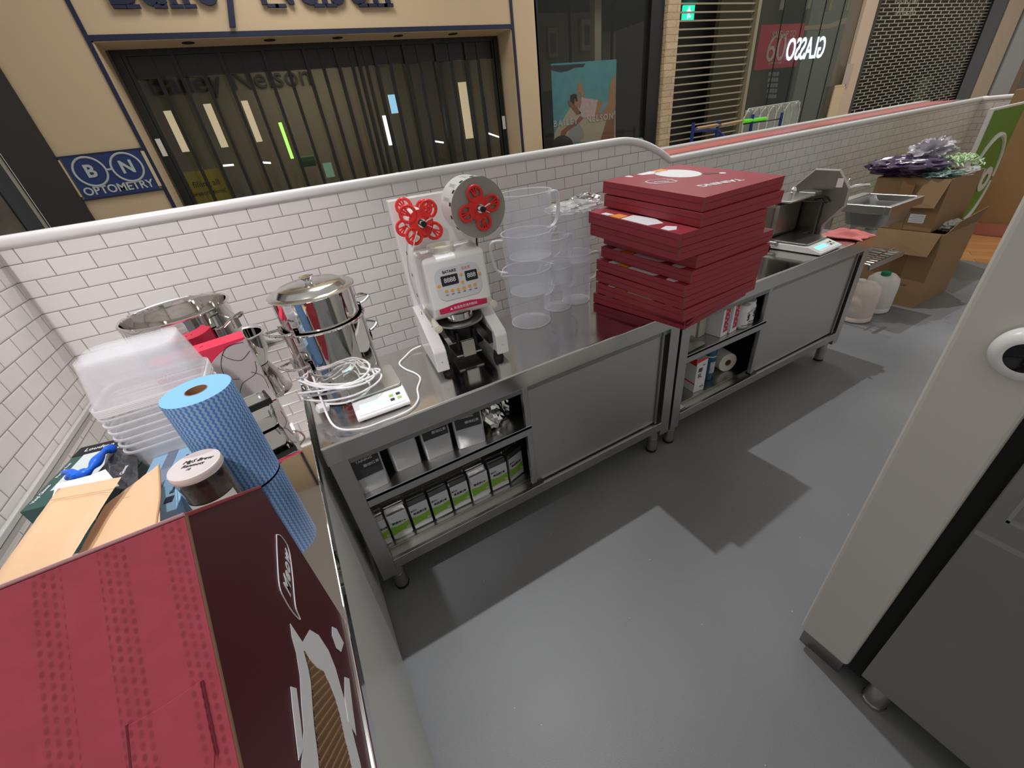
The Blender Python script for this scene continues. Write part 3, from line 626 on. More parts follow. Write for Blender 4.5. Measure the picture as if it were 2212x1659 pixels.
for k in range(6): put('button', G().cyl((-.050+k*.021, -.026+.0015*abs(k-2.5), .001), (-.050+k*.021, -.026+.0015*abs(k-2.5), .003), .0055, 16), om, pn)
for x, y in ((-.071, .0), (.012, .022), (.012, -.004), (.078, .010)): put('button', G().cyl((x, y, .001), (x, y, .003), .005, 16), om, pn)
for k in range(6): text('功能', .0055, 'kprint', pn, (-.050+k*.021, -.037, .0015), (0, 0, 0), ext=.0001)
_o = .012
ws = put('warning_strip', G().prism([(x+.012, -.0865-.0, z+.010) for x, z in ((-.088, .196), (.088, .196), (.088, .214), (.03, .222), (-.03, .222), (-.088, .214))], (0, .002, 0)), mat('magenta_strip', (.62, .02, .09), .4), SM)
text('▲ 高温危险请勿触碰', .011, 'wprint', ws, (.012, -.0872, .218), FY, ext=.0002)
put('heat_plate', G().cyl((0, -.030, .150), (0, -.030, .158), .088, 56), 'darksteel', SM, bevel=.001)
put('seal_cylinder', G().lathe([(.040, .158), (.052, .165), (.052, .190)], (0, -.035, 0), 48), 'lampchrome', SM, smooth=True)
put('ring_on_top', G().lathe([(.044, .383), (.046, .385), (.046, .412), (.049, .414), (.043, .415), (.042, .386)], (-.005, .02, 0), 48), mat('clear_ring', (.9, .9, .85), .1, alpha=.45), SM, smooth=True)
put('seal_mass', G().lathe([(0, .386), (.030, .388), (.026, .404), (0, .406)], (-.005, .02, 0), 32), mat('pale_gel', (.75, .72, .45), .4), SM, smooth=True)
put('tray_bracket', G().bb(-.026, .022, -.105, -.098, .030, .092).bb(-.05, .05, -.09, .02, .028, .034), mat('bare_steel', (.55, .54, .5), .3, 1.), SM, bevel=.001)
put('mechanism', G().bb(-.05, .05, -.06, .05, .075, .14).cyl((-.03, -.07, .05), (-.03, -.07, .12), .008).cyl((.035, -.07, .05), (.035, -.07, .12), .008), 'black', SM, bevel=.003)
for x, y0, z in ((-.100, -.118, .172), (.122, -.085, .196)):
    rl = put('film_roller', G().cyl((x, y0, z), (x, .10, z), .0115, 24), 'creamplastic', SM, smooth=True); put('roller_cap', G().cyl((x, y0-.008, z), (x, y0, z), .014, 24).cyl((x, y0-.010, z), (x, y0-.008, z), .008, 24), 'creamplastic', rl, bevel=.001)
def flower(y, R, cx, cz, parent, rot0, th=.004, nm='spool_flange'):
    g = G(); g.cyl((cx, y, cz), (cx, y+th, cz), R*.56, 40)
    for k in range(4):
        a = rot0+k*PI/2; px, pz = cx+R*.68*math.cos(a), cz+R*.68*math.sin(a)
        g.tube([(px+R*.34*math.cos(b), y+th/2, pz+R*.34*math.sin(b)) for b in [2*PI*i/24 for i in range(24)]], R*.078, 6, closed=True)
        for b in (a-.5, a, a+.5): g.cyl((cx+R*.5*math.cos(a), y+th/2, cz+R*.5*math.sin(a)), (px+R*.33*math.cos(b), y+th/2, pz+R*.33*math.sin(b)), R*.04, 6)
    return put(nm, g, 'redspool', parent, smooth=True)
def hub(x, z, y, parent):
    put('spindle', G().cyl((x, y-.030, z), (x, .12, z), .007, 20).cyl((x, y-.012, z), (x, y, z), .013, 24), 'lampchrome', parent, smooth=True)
    put('spindle_cap', G().cyl((x, y-.036, z), (x, y-.028, z), .009, 20), 'black', parent, smooth=True)
    put('clip_wire', G().tube([(x, y-.020, z), (x+.030, y-.012, z+.012), (x+.034, y-.012, z+.010), (x, y-.020, z), (x+.028, y-.012, z-.016)], .0013, 5), 'lampchrome', parent, smooth=True)
RX, RZ_ = .126, .520
rl = put('film_roll', G().cyl((RX, -.065, RZ_), (RX, .065, RZ_), .093, 72, True), 'film', SM, smooth=True)
def swirl_mat():
    m = bpy.data.materials.new('film_roll_end'); m.use_nodes = True; nt = m.node_tree; b = nt.nodes['Principled BSDF']
    tc = nt.nodes.new('ShaderNodeTexCoord'); wv = nt.nodes.new('ShaderNodeTexWave'); wv.wave_type = 'RINGS'; wv.rings_direction = 'Y'; mp = nt.nodes.new('ShaderNodeMapping')
    mp.inputs['Location'].default_value = (-RX, 0, -RZ_); nt.links.new(tc.outputs['Object'], mp.inputs[0]); nt.links.new(mp.outputs[0], wv.inputs[0])
    wv.inputs['Scale'].default_value = 90; wv.inputs['Distortion'].default_value = 9; wv.inputs['Detail Scale'].default_value = .25
    nt.links.new(mixc(nt, wv.outputs[1], (.20, .19, .165), (.42, .40, .355)), b.inputs['Base Color']); b.inputs['Roughness'].default_value = .45; return m
put('roll_end', G().cyl((RX, -.0662, RZ_), (RX, -.0650, RZ_), .0925, 72), swirl_mat(), rl)
g = G()
for k in range(7):
    a = 1.2+k*.42
    for y in (-.058, -.048): g.box((RX+.0935*math.cos(a), y, RZ_+.0935*math.sin(a)), (.0012, .006, .011), R=Euler((0, -a, 0)))
put('film_marks', g, 'kprint', rl)
for k in range(3):
    a = 1.75+k*.5; text('TAINING', .018, 'signgrey', rl, (RX+.0935*math.cos(a), -.005, RZ_+.0935*math.sin(a)), Matrix(((0, -math.sin(a), math.cos(a)), (1, 0, 0), (0, math.cos(a), math.sin(a)))).to_euler(), 'film_print', ext=.0001)
flower(-.074, .067, RX, RZ_, SM, .2+PI/2*0); hub(RX, RZ_, -.074, SM)
SX, SZ = -.070, .510
put('spool_core', G().cyl((SX, -.065, SZ), (SX, .040, SZ), .036, 40), 'film', SM, smooth=True)
flower(-.072, .069, SX, SZ, SM, .85); flower(.040, .069, SX, SZ, SM, .55); hub(SX, SZ, -.072, SM)
def ribbon(name, c, x0, x1, m): # c: (y,z) path; the strip spans x0..x1
    g = G(); q = bez([(0, y, z) for y, z in c], 6); g.grid(lambda u, v: Vector((x0+(x1-x0)*v+(u*.0), q[min(int(u*(len(q)-1)+.5), len(q)-1)].y, q[min(int(u*(len(q)-1)+.5), len(q)-1)].z)), len(q)-1, 2); return put(name, g, m, SM, smooth=True, solid=.0004)
fm = mat('thin_film', (.85, .84, .83), .15, alpha=.72)
g = G(); c_ = bez([(-.090, -.040, .490), (-.122, -.040, .42), (-.134, -.040, .32), (-.124, -.035, .21), (-.104, -.030, .172)], 8)
g.grid(lambda u, v: c_[int(u*(len(c_)-1))]+Vector((0, -.045+.115*v, 0)), len(c_)-1, 3); fl = put('used_film', g, fm, SM, smooth=True, solid=.0004)
g = G()
for z in (.43, .36, .29, .225): g.box((-.1370, -.075, z), (.0012, .006, .010))
put('film_marks', g, 'kprint', fl)
g = G(); c_ = bez([(.060, .02, .464), (.095, .02, .42), (.124, .03, .37), (.126, .035, .28), (.112, .03, .192)], 8)
g.grid(lambda u, v: c_[int(u*(len(c_)-1))]+Vector((0, -.045+.085*v, 0)), len(c_)-1, 3); fl = put('fresh_film', g, fm, SM, smooth=True, solid=.0004)
g = G()
for z in (.34, .25): g.box((.121, -.015, z), (.0014, .008, .012))
put('film_marks', g, 'kprint', fl)
# wall outlet with plug
t = thing('wall_socket', 'white double wall socket on the tiles behind the sealing machine', 'socket', (.985, YW, 1.165))
put('face_plate', G().bb(-.075, .06, -.012, 0, -.045, .045), 'whiteplastic', t, bevel=.004)
t = thing('black_plug', 'black plug and cord hanging from the wall socket', 'plug', (.955, YW-.012, 1.165))
put('plug_body', G().cyl((0, -.035, 0), (0, 0, 0), .024, 24), 'black', t, bevel=.004)
put('cord', G().tube(bez([(0, -.03, -.01), (.02, -.09, .03), (.03, -.12, .0), (.0, -.14, -.10), (.01, -.12, -.22), (0, -.10, -.34)], 8), .0045, 8), 'black', t, smooth=True)
# jugs
jm = mat('jug_plastic', (.84, .87, .95), .22, alpha=.20, coat=.1); jr = mat('jug_rim', (.86, .88, .94), .25, alpha=.50)
jh = mat('jug_handle', (.86, .88, .92), .3, alpha=.8)
def jug(label, loc, r0, r1, h, ha, group, spout=True):
    t = thing('measuring_jug', label, 'measuring jug', loc, rz=ha, group=group)
    g = G(); n = 56; rings = []
    for z, r in ((.0, r0*.94), (.004, r0), (h*.5, (r0+r1)/2), (h*.86, r1*.985), (h, r1)):
        ring_ = []
        for i in range(n):
            a = 2*PI*i/n; rr2 = r; d_ = abs(a-PI)
            if spout and z > h*.8 and d_ < .35: rr2 = r+(.030*(1-d_/.35))*((z-h*.8)/(h*.2))
            ring_.append((rr2*math.cos(a), rr2*math.sin(a), z))
        rings.append(ring_)
    g.loft(rings, True, False); b_ = put('jug_wall', g, jm, t, smooth=True, solid=.0016)
    put('rim', G().tube([Vector(q) for q in rings[-1]], .0022, 6, closed=True), jr, t, smooth=True)
    put('base_ring', G().tube([Vector(q) for q in rings[1]], .0016, 6, closed=True), jr, t, smooth=True)
    hp = bez([(r1*.97, 0, h*.92), (r1+.034, 0, h*.93), (r1+.048, 0, h*.86), (r1+.046, 0, h*.62), (r1+.030, 0, h*.44), (r1*.93, 0, h*.38)], 8)
    g = G()
    for q in (-.006, .006): g.tube([v+Vector((0, q, 0)) for v in hp], .0042, 8)
    g.grid(lambda u, v: hp[int(u*(len(hp)-1))]+Vector((0, -.006+.012*v, 0)), len(hp)-1, 1)
    put('handle', g, jh, t, smooth=True); return t
GA = 'measuring jugs nested beside the sealing machine'
for k in range(3): jug(('bottom', 'middle', 'top')[k]+' jug of the tall front stack of clear measuring jugs', (.944+.008*k, .352-.006*k, .80+.142*k), .084, .0985, .238, (.12, 2.9, .0)[k], GA)
for k in range(2): jug(('lower', 'upper')[k]+' small clear measuring jug between the two taller stacks', (1.122-.01*k, .405, .80+.125*k), .060, .070, .196, (.1, .2)[k], GA)
for k in range(2): jug(('lower', 'upper')[k]+' clear jug of the back stack next to the red boxes', (1.235, .415, .80+.19*k), .064, .074, .225, (-.2, -.6)[k], GA)
rnd = random.Random(11)
def crumple(c, w_, d_, h_, n=26, seed=1, drop=.03, fr=1.):
    r_ = random.Random(seed); ph = [(r_.uniform(.5, 3)*fr, r_.uniform(.5, 3)*fr, r_.uniform(0, 6)) for _ in range(9)]
    def f(u, v):
        x, y = u-.5, v-.5; z = 0
        for k, (a, b, p_) in enumerate(ph): z += abs(math.sin(a*9*x+b*7*y+p_))/(1+k*.35)
        e = max(abs(x), abs(y))*2
        return Vector((c[0]+w_*x*(1+.15*math.sin(9*y+seed)), c[1]+d_*y*(1+.15*math.sin(11*x+seed)), c[2]+h_*(z/4)-drop*e**3+r_.uniform(-.004, .004)))
    return G().grid(f, n, n)
o = put('plastic_wrap', blobf((1.235, .415, 1.216), .105, (1.15, .80, .22), 3, .35, 1.8, 44), mat('clear_wrap', (.90, .91, .92), .08, alpha=.45, coat=.8), smooth=True); tag(o, 'crumpled clear plastic wrap draped over the back stack of jugs', 'plastic wrap')
o = put('plastic_wrap', blobf((1.325, .455, 1.232), .05, (1.2, .8, .35), 7, .6, 2.4, 32), 'foil', smooth=True); tag(o, 'twisted shiny end of plastic wrap touching the red box stack', 'plastic wrap')
# red box stack
FP = [(1.337, -.135, .2, 8), (1.306, -.150, .6, 3.5), (1.305, -.142, 1.0, 2.5), (1.302, -.144, 1.5, 2), (1.320, -.148, 2.0, 1.5), (1.345, -.144, 2.5, 2.5), (1.254, -.141, 3.0, 0), (1.245, -.147, 3.5, .5), (1.333, -.150, 4.0, 1.8), (1.337, -.146, 4.4, 2.8)]
ORD = ['lowest, its front corner crushed', 'second from the bottom', 'third from the bottom', 'fourth from the bottom', 'fifth from the bottom', 'sixth from the bottom, pushed right', 'seventh from the bottom, pushed left', 'eighth from the bottom, white print showing on top', 'ninth, directly under the topmost', 'topmost, printed with its name and a white figure']
bh, bw, bd = .0474, .450, .470
for i, (fx, fy, tl, rz_) in enumerate(FP):
    t = thing('flat_red_box', 'red card box in the tall stack: '+ORD[i], 'box', (fx, fy, .8003+bh*i), group='stack of flat red boxes', rot=(math.radians(tl), 0, math.radians(rz_)))
    top = i == 9
    g = G(); g.bb(0, bw, 0, bd, .0006, bh-.0018)
    if i == 0:
        bmesh.ops.subdivide_edges(g.b, edges=g.b.edges, cuts=6, use_grid_fill=True)
        for v in g.b.verts:
            d_ = math.hypot(v.co.x, v.co.y)
            if d_ < .12 and v.co.z > .02: v.co.z -= .022*(1-d_/.12); v.co.x += .012*(1-d_/.12)
    b_ = put('box_body', g, 'red', t, bevel=.0012)
    put('cut_edge', G().bb(-.0012, .0016, -.0012, .0016, .003, bh-.004), mat('edge_brown', (.20, .09, .07), .8) if 'edge_brown' not in bpy.data.materials else bpy.data.materials['edge_brown'], b_)
    put('side_seam', G().bb(.01, bw-.01, -.0006, .0004, bh*.52, bh*.55).bb(-.0006, .0004, .01, bd-.01, bh*.52, bh*.55), 'darkred', b_)
    if i in (0, 1, 3, 4, 7) or top:
        zt = bh-.0016
        if not top:
            for w_p in (((.004, .40), (.004, .36), (.03, .35), (.03, .40)), ((.004, .285), (.07, .29), (.09, .20), (.06, .13), (.004, .15)), ((.004, .09), (.04, .10), (.06, .07), (.03, .045), (.004, .055))): put('white_print', G().prism([(x, y, zt) for x, y in w_p], (0, 0, .0006)), 'wprint', b_)
            put('orange_print', G().prism([(x, y, zt) for x, y in ((.004, .35), (.004, .292), (.05, .295), (.05, .345))], (0, 0, .0006)), 'oprint', b_)
        else:
            g = G(); g.prism([(x+.0, y, zt) for x, y in [(.275+.078*math.cos(a)*1.0+.0, .335+.098*math.sin(a)) for a in [2*PI*k/28 for k in range(28)]]], (0, 0, .0007)); put('white_print', g, 'wprint', b_)
            g = G(); g.prism([(x, y, zt) for x, y in [(.120+.013*math.cos(a), .462+.036*math.sin(a)) for a in [2*PI*k/16 for k in range(16)]] if y < bd-.001], (0, 0, .0007)); put('white_print', g, 'wprint', b_)
            g = G(); g.prism([(x, y, zt) for x, y in ((.17, .455), (.25, .457), (.27, .41), (.22, .40), (.17, .425))], (0, 0, .0007)); put('white_print', g, 'wprint', b_)
            g = G(); g.cyl((.372, .200, zt), (.372, .200, zt+.0007), .013, 20); put('white_print', g, 'wprint', b_)
            put('orange_print', G().prism([(x, y, zt+.0006) for x, y in ((.252, .452), (.312, .452), (.318, .42), (.300, .405), (.262, .425))], (0, 0, .0006)), 'oprint', b_)
            put('dark_print', G().prism([(x, y, zt) for x, y in ((.315, .245), (.345, .262), (.372, .214), (.360, .205), (.318, .230))], (0, 0, .0006)), 'darkred', b_)
            text('TAINING', .046, 'wprint', b_, (.213, .098, zt+.0006), (0, 0, PI-.22), ext=.0003, bold=.0012)
            put('speech_bubble', G().tube([(x, y, zt+.0006) for x, y in ((.068, .300), (.075, .318), (.100, .325), (.152, .303), (.162, .270), (.150, .232), (.125, .225), (.075, .262), (.066, .285))], .0022, 5, closed=True), 'wprint', b_)
            text('Meow', .022, 'wprint', b_, (.113, .275, zt+.0006), (0, 0, PI-.65), ext=.0003, bold=.0006)
# slicer
SL = thing('meat_slicer', 'stainless meat slicer with an octagonal guard plate at the far end of the bench', 'slicer', (2.74, .25, .80))
put('base', G().bb(-.30, .05, -.03, .20, .018, .045), 'shell', SL, bevel=.008)
put('motor_housing', G().bb(-.26, -.03, .03, .17, .045, .225), mat('worn_steel', (.30, .29, .26), .28, 1., var=.3, vscale=14), SL, bevel=.02)
put('housing_front', G().bb(-.02, .0, -.06, .17, .02, .20), mat('worn_steel_dark', (.20, .19, .17), .32, 1., var=.3, vscale=20), SL, bevel=.004)
oc = [(-.161, .270), (-.163, .187), (-.083, .082), (-.085, .030), (.013, .020), (.118, .12), (.118, .263), (.024, .355), (-.094, .352)]
gp = put('guard_plate', G().prism([(0.0, y, z) for y, z in oc], (.012, 0, 0)), mat('guard_steel', (.30, .285, .26), .30, 1., var=.15, vscale=6), SL, bevel=.002)
put('plate_edge', G().tube([(.006, y, z) for y, z in oc], .007, 8, closed=True), mat('edge_pale', (.42, .38, .35), .4), gp)
put('sticker', G().bb(-.002, -.0005, -.128, -.098, .275, .318), mat('sticker_white', (.75, .68, .64), .5), gp)
put('carriage', G().bb(-.27, -.02, -.04, .12, .235, .245).bb(-.10, -.03, -.055, .03, .243, .262), 'steel', SL, bevel=.003)
put('knob', G().cyl((-.17, .02, .245), (-.17, .02, .275), .014, 20).sph((-.17, .02, .280), .017), 'lampchrome', SL, smooth=True)
put('blade_bracket', G().tube([(-.02, -.02, .215), (-.02, -.06, .225), (-.02, -.085, .200)], .006, 8), 'black', SL, smooth=True)
for x in (-.27, .03):
    for y in (.0, .17): put('foot', G().cyl((x, y, 0), (x, y, .02), .014, 16), 'blackrub', SL)
# pink cloth
def clothf(u, v):
    x, y = u-.5, v-.5
    return Vector((2.885+.15*x*(1+.12*math.sin(8*y)), .09+.20*y*(1+.10*math.sin(9*x))+.008*math.sin(14*x), .8085+.010*(1+math.sin(19*x+4*y))*(1-abs(2*y)**2)*(1-abs(2*x)**3)+.014*abs(math.sin(6*y+5*x))*(1-abs(2*x)**4)*(1-abs(2*y)**4)))
o = put('cleaning_cloth', G().grid(clothf, 40, 40), mat('pink_cloth', (.78, .24, .24), .9, bump=.5, bscale=150), smooth=True, solid=.005); tag(o, 'crumpled pink cleaning cloth on the far corner of the bench', 'cloth')

# ---------------------------------------------------------------- bench contents
def shelfbag(label, x, y, z, w_, d_, h_, lean=0., rz=0., group=None, kind='g', fold=False, seed=1):
    r_ = random.Random(seed); t = thing('tea_pouch' if kind == 'g' else 'powder_bag', label, 'pouch', (x, y, z), group=group, rot=(lean, 0, rz))
    rings = []
    for f, s, dd in ((0, .97, .9), (.02, 1, 1), (.5, 1.02, 1.04), (.80, 1, .95), (.92, .98, .55), (1., .97, .12)):
        rings.append([(a*s+r_.uniform(-.0015, .0015), b*dd+(.25*d_*(f if f > .8 else 0) if fold else 0)+r_.uniform(-.0015, .0015), h_*f) for a, b in rrect(w_, d_, .010, 3, 0, d_/2)])
    put('pouch_body', G().loft(rings), ('foil' if seed in (0, 1, 5) else 'gpouch') if kind == 'g' else 'pouch', t, smooth=True)
    if kind == 'g':
        fr = put('front_panel', G().bb(-w_*.47, w_*.47, -.0022, -.0008, .006, h_*.84), 'pouchw', t, bevel=.0006)
        g = G(); g.prism([(px, -.0034, pz) for px, pz in [(-w_*.46+w_*.92*k/8, h_*(.16+.05*math.sin(k/8*2.8))) for k in range(9)]+[(w_*.46-w_*.92*k/8, h_*(.47-.05*math.sin(k/8*3.))) for k in range(9)]], (0, .001, 0))
        put('green_band', g, 'green', fr)
        text('单品原2号', .0125, 'kprint', fr, (0, -.0036, h_*.54), FY, ext=.0001, bold=.0003); text('■茶饮', .009, 'kprint', fr, (-w_*.27, -.0036, h_*.66), FY, ext=.0001)
        put('barcode', G().bb(w_*.26, w_*.42, -.0042, -.0036, h_*.22, h_*.31), 'signgrey', fr)
        if fold: put('folded_top', G().prism([(-w_*.47, -.002, h_*.86), (w_*.47, -.002, h_*.86), (w_*.40, -.012, h_*.60), (-w_*.42, -.010, h_*.66)], (0, -.002, 0)), 'foil', t, bevel=.001)
        put('top_seal', G().bb(-w_*.48, w_*.48, d_*.45+(.25*d_ if fold else 0), d_*.50+(.25*d_ if fold else 0), h_*.985, h_*1.06), 'foil', t)
    return t
ex = [.030, .089, .176, .262, .350, .436, .530, .622, .712]
LBS = ['leftmost silver and green pouch, half hidden by the cabinet post', 'silver and green pouch with a crumpled top, second from the left', 'silver and green pouch third from the left on the bottom shelf', 'silver and green pouch fourth from the left on the bottom shelf', 'silver and green pouch fifth from the left, dark foil top', 'silver and green pouch with its white flap folded over the front', 'silver and green pouch second from the right, slightly turned', 'rightmost silver and green pouch beside the sliding door']
for i in range(8):
    x0_, x1_ = ex[i], ex[i+1]; shelfbag(LBS[i], (x0_+x1_)/2, .104+(.012 if i == 7 else 0), .2005, (x1_-x0_)*.93, .065, .158, rz=.02*math.sin(i*3)+(.25 if i == 7 else 0), group='silver and green tea pouches on the bottom shelf', fold=i in (1, 5), seed=i)
MB_ = ['grey pouch with a dark printed label, leftmost on the middle shelf', 'plain grey pouch second from the left on the middle shelf', 'grey pouch with dark label high up, third from the left', 'grey pouch leaning right, next to the crumpled foil bags']
for i, (x, w_, y, rz_, h_) in enumerate(((.105, .098, .035, .05, .172), (.232, .098, .070, .0, .165), (.350, .105, .060, -.05, .172), (.470, .108, .040, -.18, .172))):
    t = shelfbag(MB_[i], x, y, .5455, w_, .06, h_, rz=rz_, kind='w', group='grey pouches on the middle shelf', seed=20+i)
    if i != 1:
        lb = put('label', G().bb(-w_*.44, w_*.44, -.0035, -.0025, h_*(.40 if i == 0 else .52), h_*.88), mat('dark_label', (.035, .038, .045), .35) if 'dark_label' not in bpy.data.materials else bpy.data.materials['dark_label'], t)
        text('TAINING', .013, 'wprint', lb, (-.004, -.0038, h_*.80), FY, ext=.0001); text('醇焙红茶', .013, 'wprint', lb, (.014, -.0038, h_*.66), FY, ext=.0001)
for k, (x, y, s, lab) in enumerate(((.585, .10, 1., 'crumpled silver foil bag on the middle shelf right of the grey pouches'), (.655, .16, .85, 'dark mirror-like foil bag behind the sliding door edge'))):
    g = G(); g.sph((0, 0, 0), .05*s, 20, (1.0, 1.3, 1.2)); r_ = random.Random(30+k)
    for v in g.b.verts: v.co *= 1+r_.uniform(-.14, .14)
    o = put('foil_bag', g, mat('foil_bright%d' % k, (.8, .8, .78), .10, 1., bump=1., bscale=40), None, smooth=False, loc=(x, y, .5455+.068*s)); tag(o, lab, 'foil bag')
# far bench
def carton(name, label, cat, loc, w_, d_, h_, m, rz=0, group=None):
    t = thing(name, label, cat, loc, rz=rz, group=group); put('carton_body', G().bb(-w_/2, w_/2, 0, d_, .0005, h_), m, t, bevel=.0012); return t
berry = mat('berry_print', (.42, .03, .06), .45, var=.5, vscale=70)
for k, (x, lab) in enumerate(((1.845, 'white carton with dark red fruit print, left one of the pair'), (1.915, 'white carton with dark red fruit print, right one next to the jars'))):
    t = carton('juice_carton', lab, 'carton', (x, .035, .5455), .060, .095, .165, 'wprint', rz=.12, group='fruit print cartons on the far bench shelf')
    p_ = put('fruit_print', G().bb(-.013, .024, -.0012, -.0004, .022, .160), berry, t)
    g = G()
    for j in range(7): g.cyl((-.006+.012*(j % 3), -.0018, .04+.015*j), (-.006+.012*(j % 3), -.0012, .04+.015*j), .0065, 12)
    put('berry_shape', g, mat('berry_pink', (.66, .30, .33), .5), p_)
for k, x in enumerate((1.70, 1.765)): carton('juice_carton', ('grey-white carton back, behind the plastic bag', 'grey-white carton back, beside the fruit print cartons')[k]+' on the far bench shelf', 'carton', (x, .10, .5455), .055, .09, .16, mat('carton_back%d' % k, (.50, .50, .46), .5), rz=.12)
o = bag('plastic_bag', 'olive grey crumpled plastic bag lying on the far bench shelf', 'bag', [(1.575, .02, .552), (1.72, .03, .552), (1.70, .16, .575), (1.575, .17, .575)], mat('olive_film', (.32, .32, .28), .3, alpha=.85), .02, 12, .008, 7)
for k, (x, y) in enumerate(((1.985, .050), (2.050, .065), (2.125, .115))):
    t = thing('jam_jar', ('nearest', 'middle', 'farthest')[k]+' of three white jars with black berry drawings on the far bench shelf', 'jar', (x, y, .5455), rz=.25, group='white jars on the far bench shelf')
    put('jar_body', G().lathe([(0, .001), (.031, .001), (.034, .006), (.034, .098), (.030, .106), (.030, .112), (0, .112)], n=40), 'wprint', t, smooth=True)
    put('metal_band', G().lathe([(.0345, .002), (.0350, .004), (.0350, .010), (.0345, .012)], n=40), 'shell', t, smooth=True)
    put('cap', G().cyl((0, 0, .112), (0, 0, .122), .031, 32), 'white', t, bevel=.002)
    g = G()
    for a0, a1, z0, z1 in ((-2.6, -.5, .018, .0215),): g.grid(lambda u, v: Vector((.0347*math.cos(a0+(a1-a0)*u), .0347*math.sin(a0+(a1-a0)*u), z0+(z1-z0)*v)), 16, 1)
    for j in range(9):
        a = -1.57+(j % 3-1)*.22; z_ = .040+.011*(j//3)+.004*(j % 2); g.sph((.0335*math.cos(a), .0335*math.sin(a), z_+.008), .0058, 8, (1, .5, 1))
    put('berry_drawing', g, 'kprint', t)
    text('黑加仑の葡萄', .0105, 'kprint', t, (0, -.0353, .088), FY, ext=.0001)
for k, x in enumerate((1.655, 1.835)):
    t = carton('milk_carton', ('coconut milk carton half hidden by the post on the lower far shelf', 'white and red coconut milk carton marked 600 on the lower far shelf')[k], 'carton', (x-.03, .105-.01*k, .2005), .070 if k else .06, .085, .205, 'wprint', rz=-.12)
    g = G(); g.prism([(px, -.001, pz) for px, pz in ((-.034, .185), (.034, .197), (.034, .206), (-.034, .206))], (0, .0006, 0)); put('red_print', g, 'redspool', t); put('red_print', G().bb(-.0358, -.0350, .004, .08, .165, .205), 'redspool', t); put('red_print', G().bb(-.0358, -.0350, .0, .085, .050, .058), 'redspool', t)
    for j, ch in enumerate('椰乳'): text(ch, .030, 'kprint', t, (-.008, -.0014, .135-.035*j), FY, ext=.0001, bold=.0004)
    text('600', .016, 'kprint', t, (.014, -.0014, .030), FY, ext=.0001); text('纯正', .009, 'kprint', t, (.012, -.0014, .165), FY, ext=.0001)
t = thing('drink_can', 'tall blue printed can behind the milk carton on the lower far shelf', 'can', (1.945, .155, .2005))
put('can_body', G().lathe([(0, .001), (.026, .001), (.030, .006), (.030, .188), (.026, .196), (0, .194)], n=40), mat('can_blue', (.04, .13, .24), .3, .4), t, smooth=True)
arc_label('white_print', .0302, -2.3, -.9, .05, .12, mat('can_print', (.55, .55, .60), .4, var=.6, vscale=60), t)
arc_label('light_band', .0302, -2.8, -.3, .150, .156, 'wprint', t)
def roll(label, loc, rz):
    t = thing('paper_roll', label, 'paper roll', loc, rz=rz)
    put('paper', G().lathe([(.019, 0), (.056, .001), (.057, .004), (.057, .236), (.056, .24), (.019, .24)], n=56, T=Matrix.Rotation(-PI/2, 4, 'X')), mat('paper_white', (.80, .79, .75), .8) if 'paper_white' not in bpy.data.materials else bpy.data.materials['paper_white'], t, smooth=True)
    put('core', G().lathe([(.0193, -.001), (.0193, .24), (.017, .24), (.017, -.001), (.0193, -.001)], n=32, T=Matrix.Rotation(-PI/2, 4, 'X')), 'core_card' if 'core_card' in M else bpy.data.materials['core_card'], t, smooth=True)
    return t
roll('white kitchen paper roll lying end-on on the lower far shelf', (2.085, .135, .2580), -.25)
t = thing('shelf_sticker', 'small white and blue sticker card lying on the bottom edge of the far bench', 'sticker', (1.605, .045, .2070), rz=.1)
put('card', G().prism([(x, y, 0) for x, y in rrect(.050, .034, .006, 4)], (0, 0, .0012)), 'wprint', t); put('blue_edge', G().bb(-.02, .024, -.0185, -.0155, 0, .0014), 'signblue', t)
# ---------------------------------------------------------------- sink, shelf, cartons, drums
SK = thing('sink_unit', 'small stainless hand sink with tap and wire shelf between bench and cartons', 'sink', (3.470, .155, 0))
w_, d_ = .420, .36
g = G(); g.bb(0, w_, 0, .03, .800, .850).bb(0, w_, d_-.06, d_, .800, .850).bb(0, .03, .03, d_-.06, .800, .850).bb(w_-.03, w_, .03, d_-.06, .800, .850); put('rim_frame', g, 'steel', SK, bevel=.004)
g = G(); g.loft([[(w_/2+x, .15+y, z) for x, y in rrect(a, b, r, 6)] for a, b, r, z in ((.37, .275, .04, .848), (.36, .262, .05, .80), (.33, .235, .06, .715), (.20, .14, .05, .690))], False, True); put('basin', g, 'shell', SK, smooth=True, solid=.002)
put('waste_pipe', G().cyl((w_/2, .15, .52), (w_/2, .15, .695), .024, 24).cyl((w_/2, .15, .60), (w_/2, .15, .66), .036, 24).cyl((w_/2, .15, .55), (w_/2, .30, .55), .022, 20), mat('pipe_white', (.55, .54, .48), .5), SK, smooth=True)
tp = put('tap', G().cyl((.10, d_-.03, .850), (.10, d_-.03, .905), .020, 24).tube(bez([(.10, d_-.03, .905), (.12, d_-.05, .93), (.17, d_-.08, .935), (.235, d_-.10, .930)], 6), .011, 12), 'lampchrome', SK, smooth=True)
put('tap_lever', G().cyl((.10, d_-.03, .905), (.10, d_-.03, .940), .017, 20).tube([(.10, d_-.03, .945), (.14, d_-.01, .965), (.18, d_, .970)], .006, 10), 'lampchrome', tp, smooth=True)

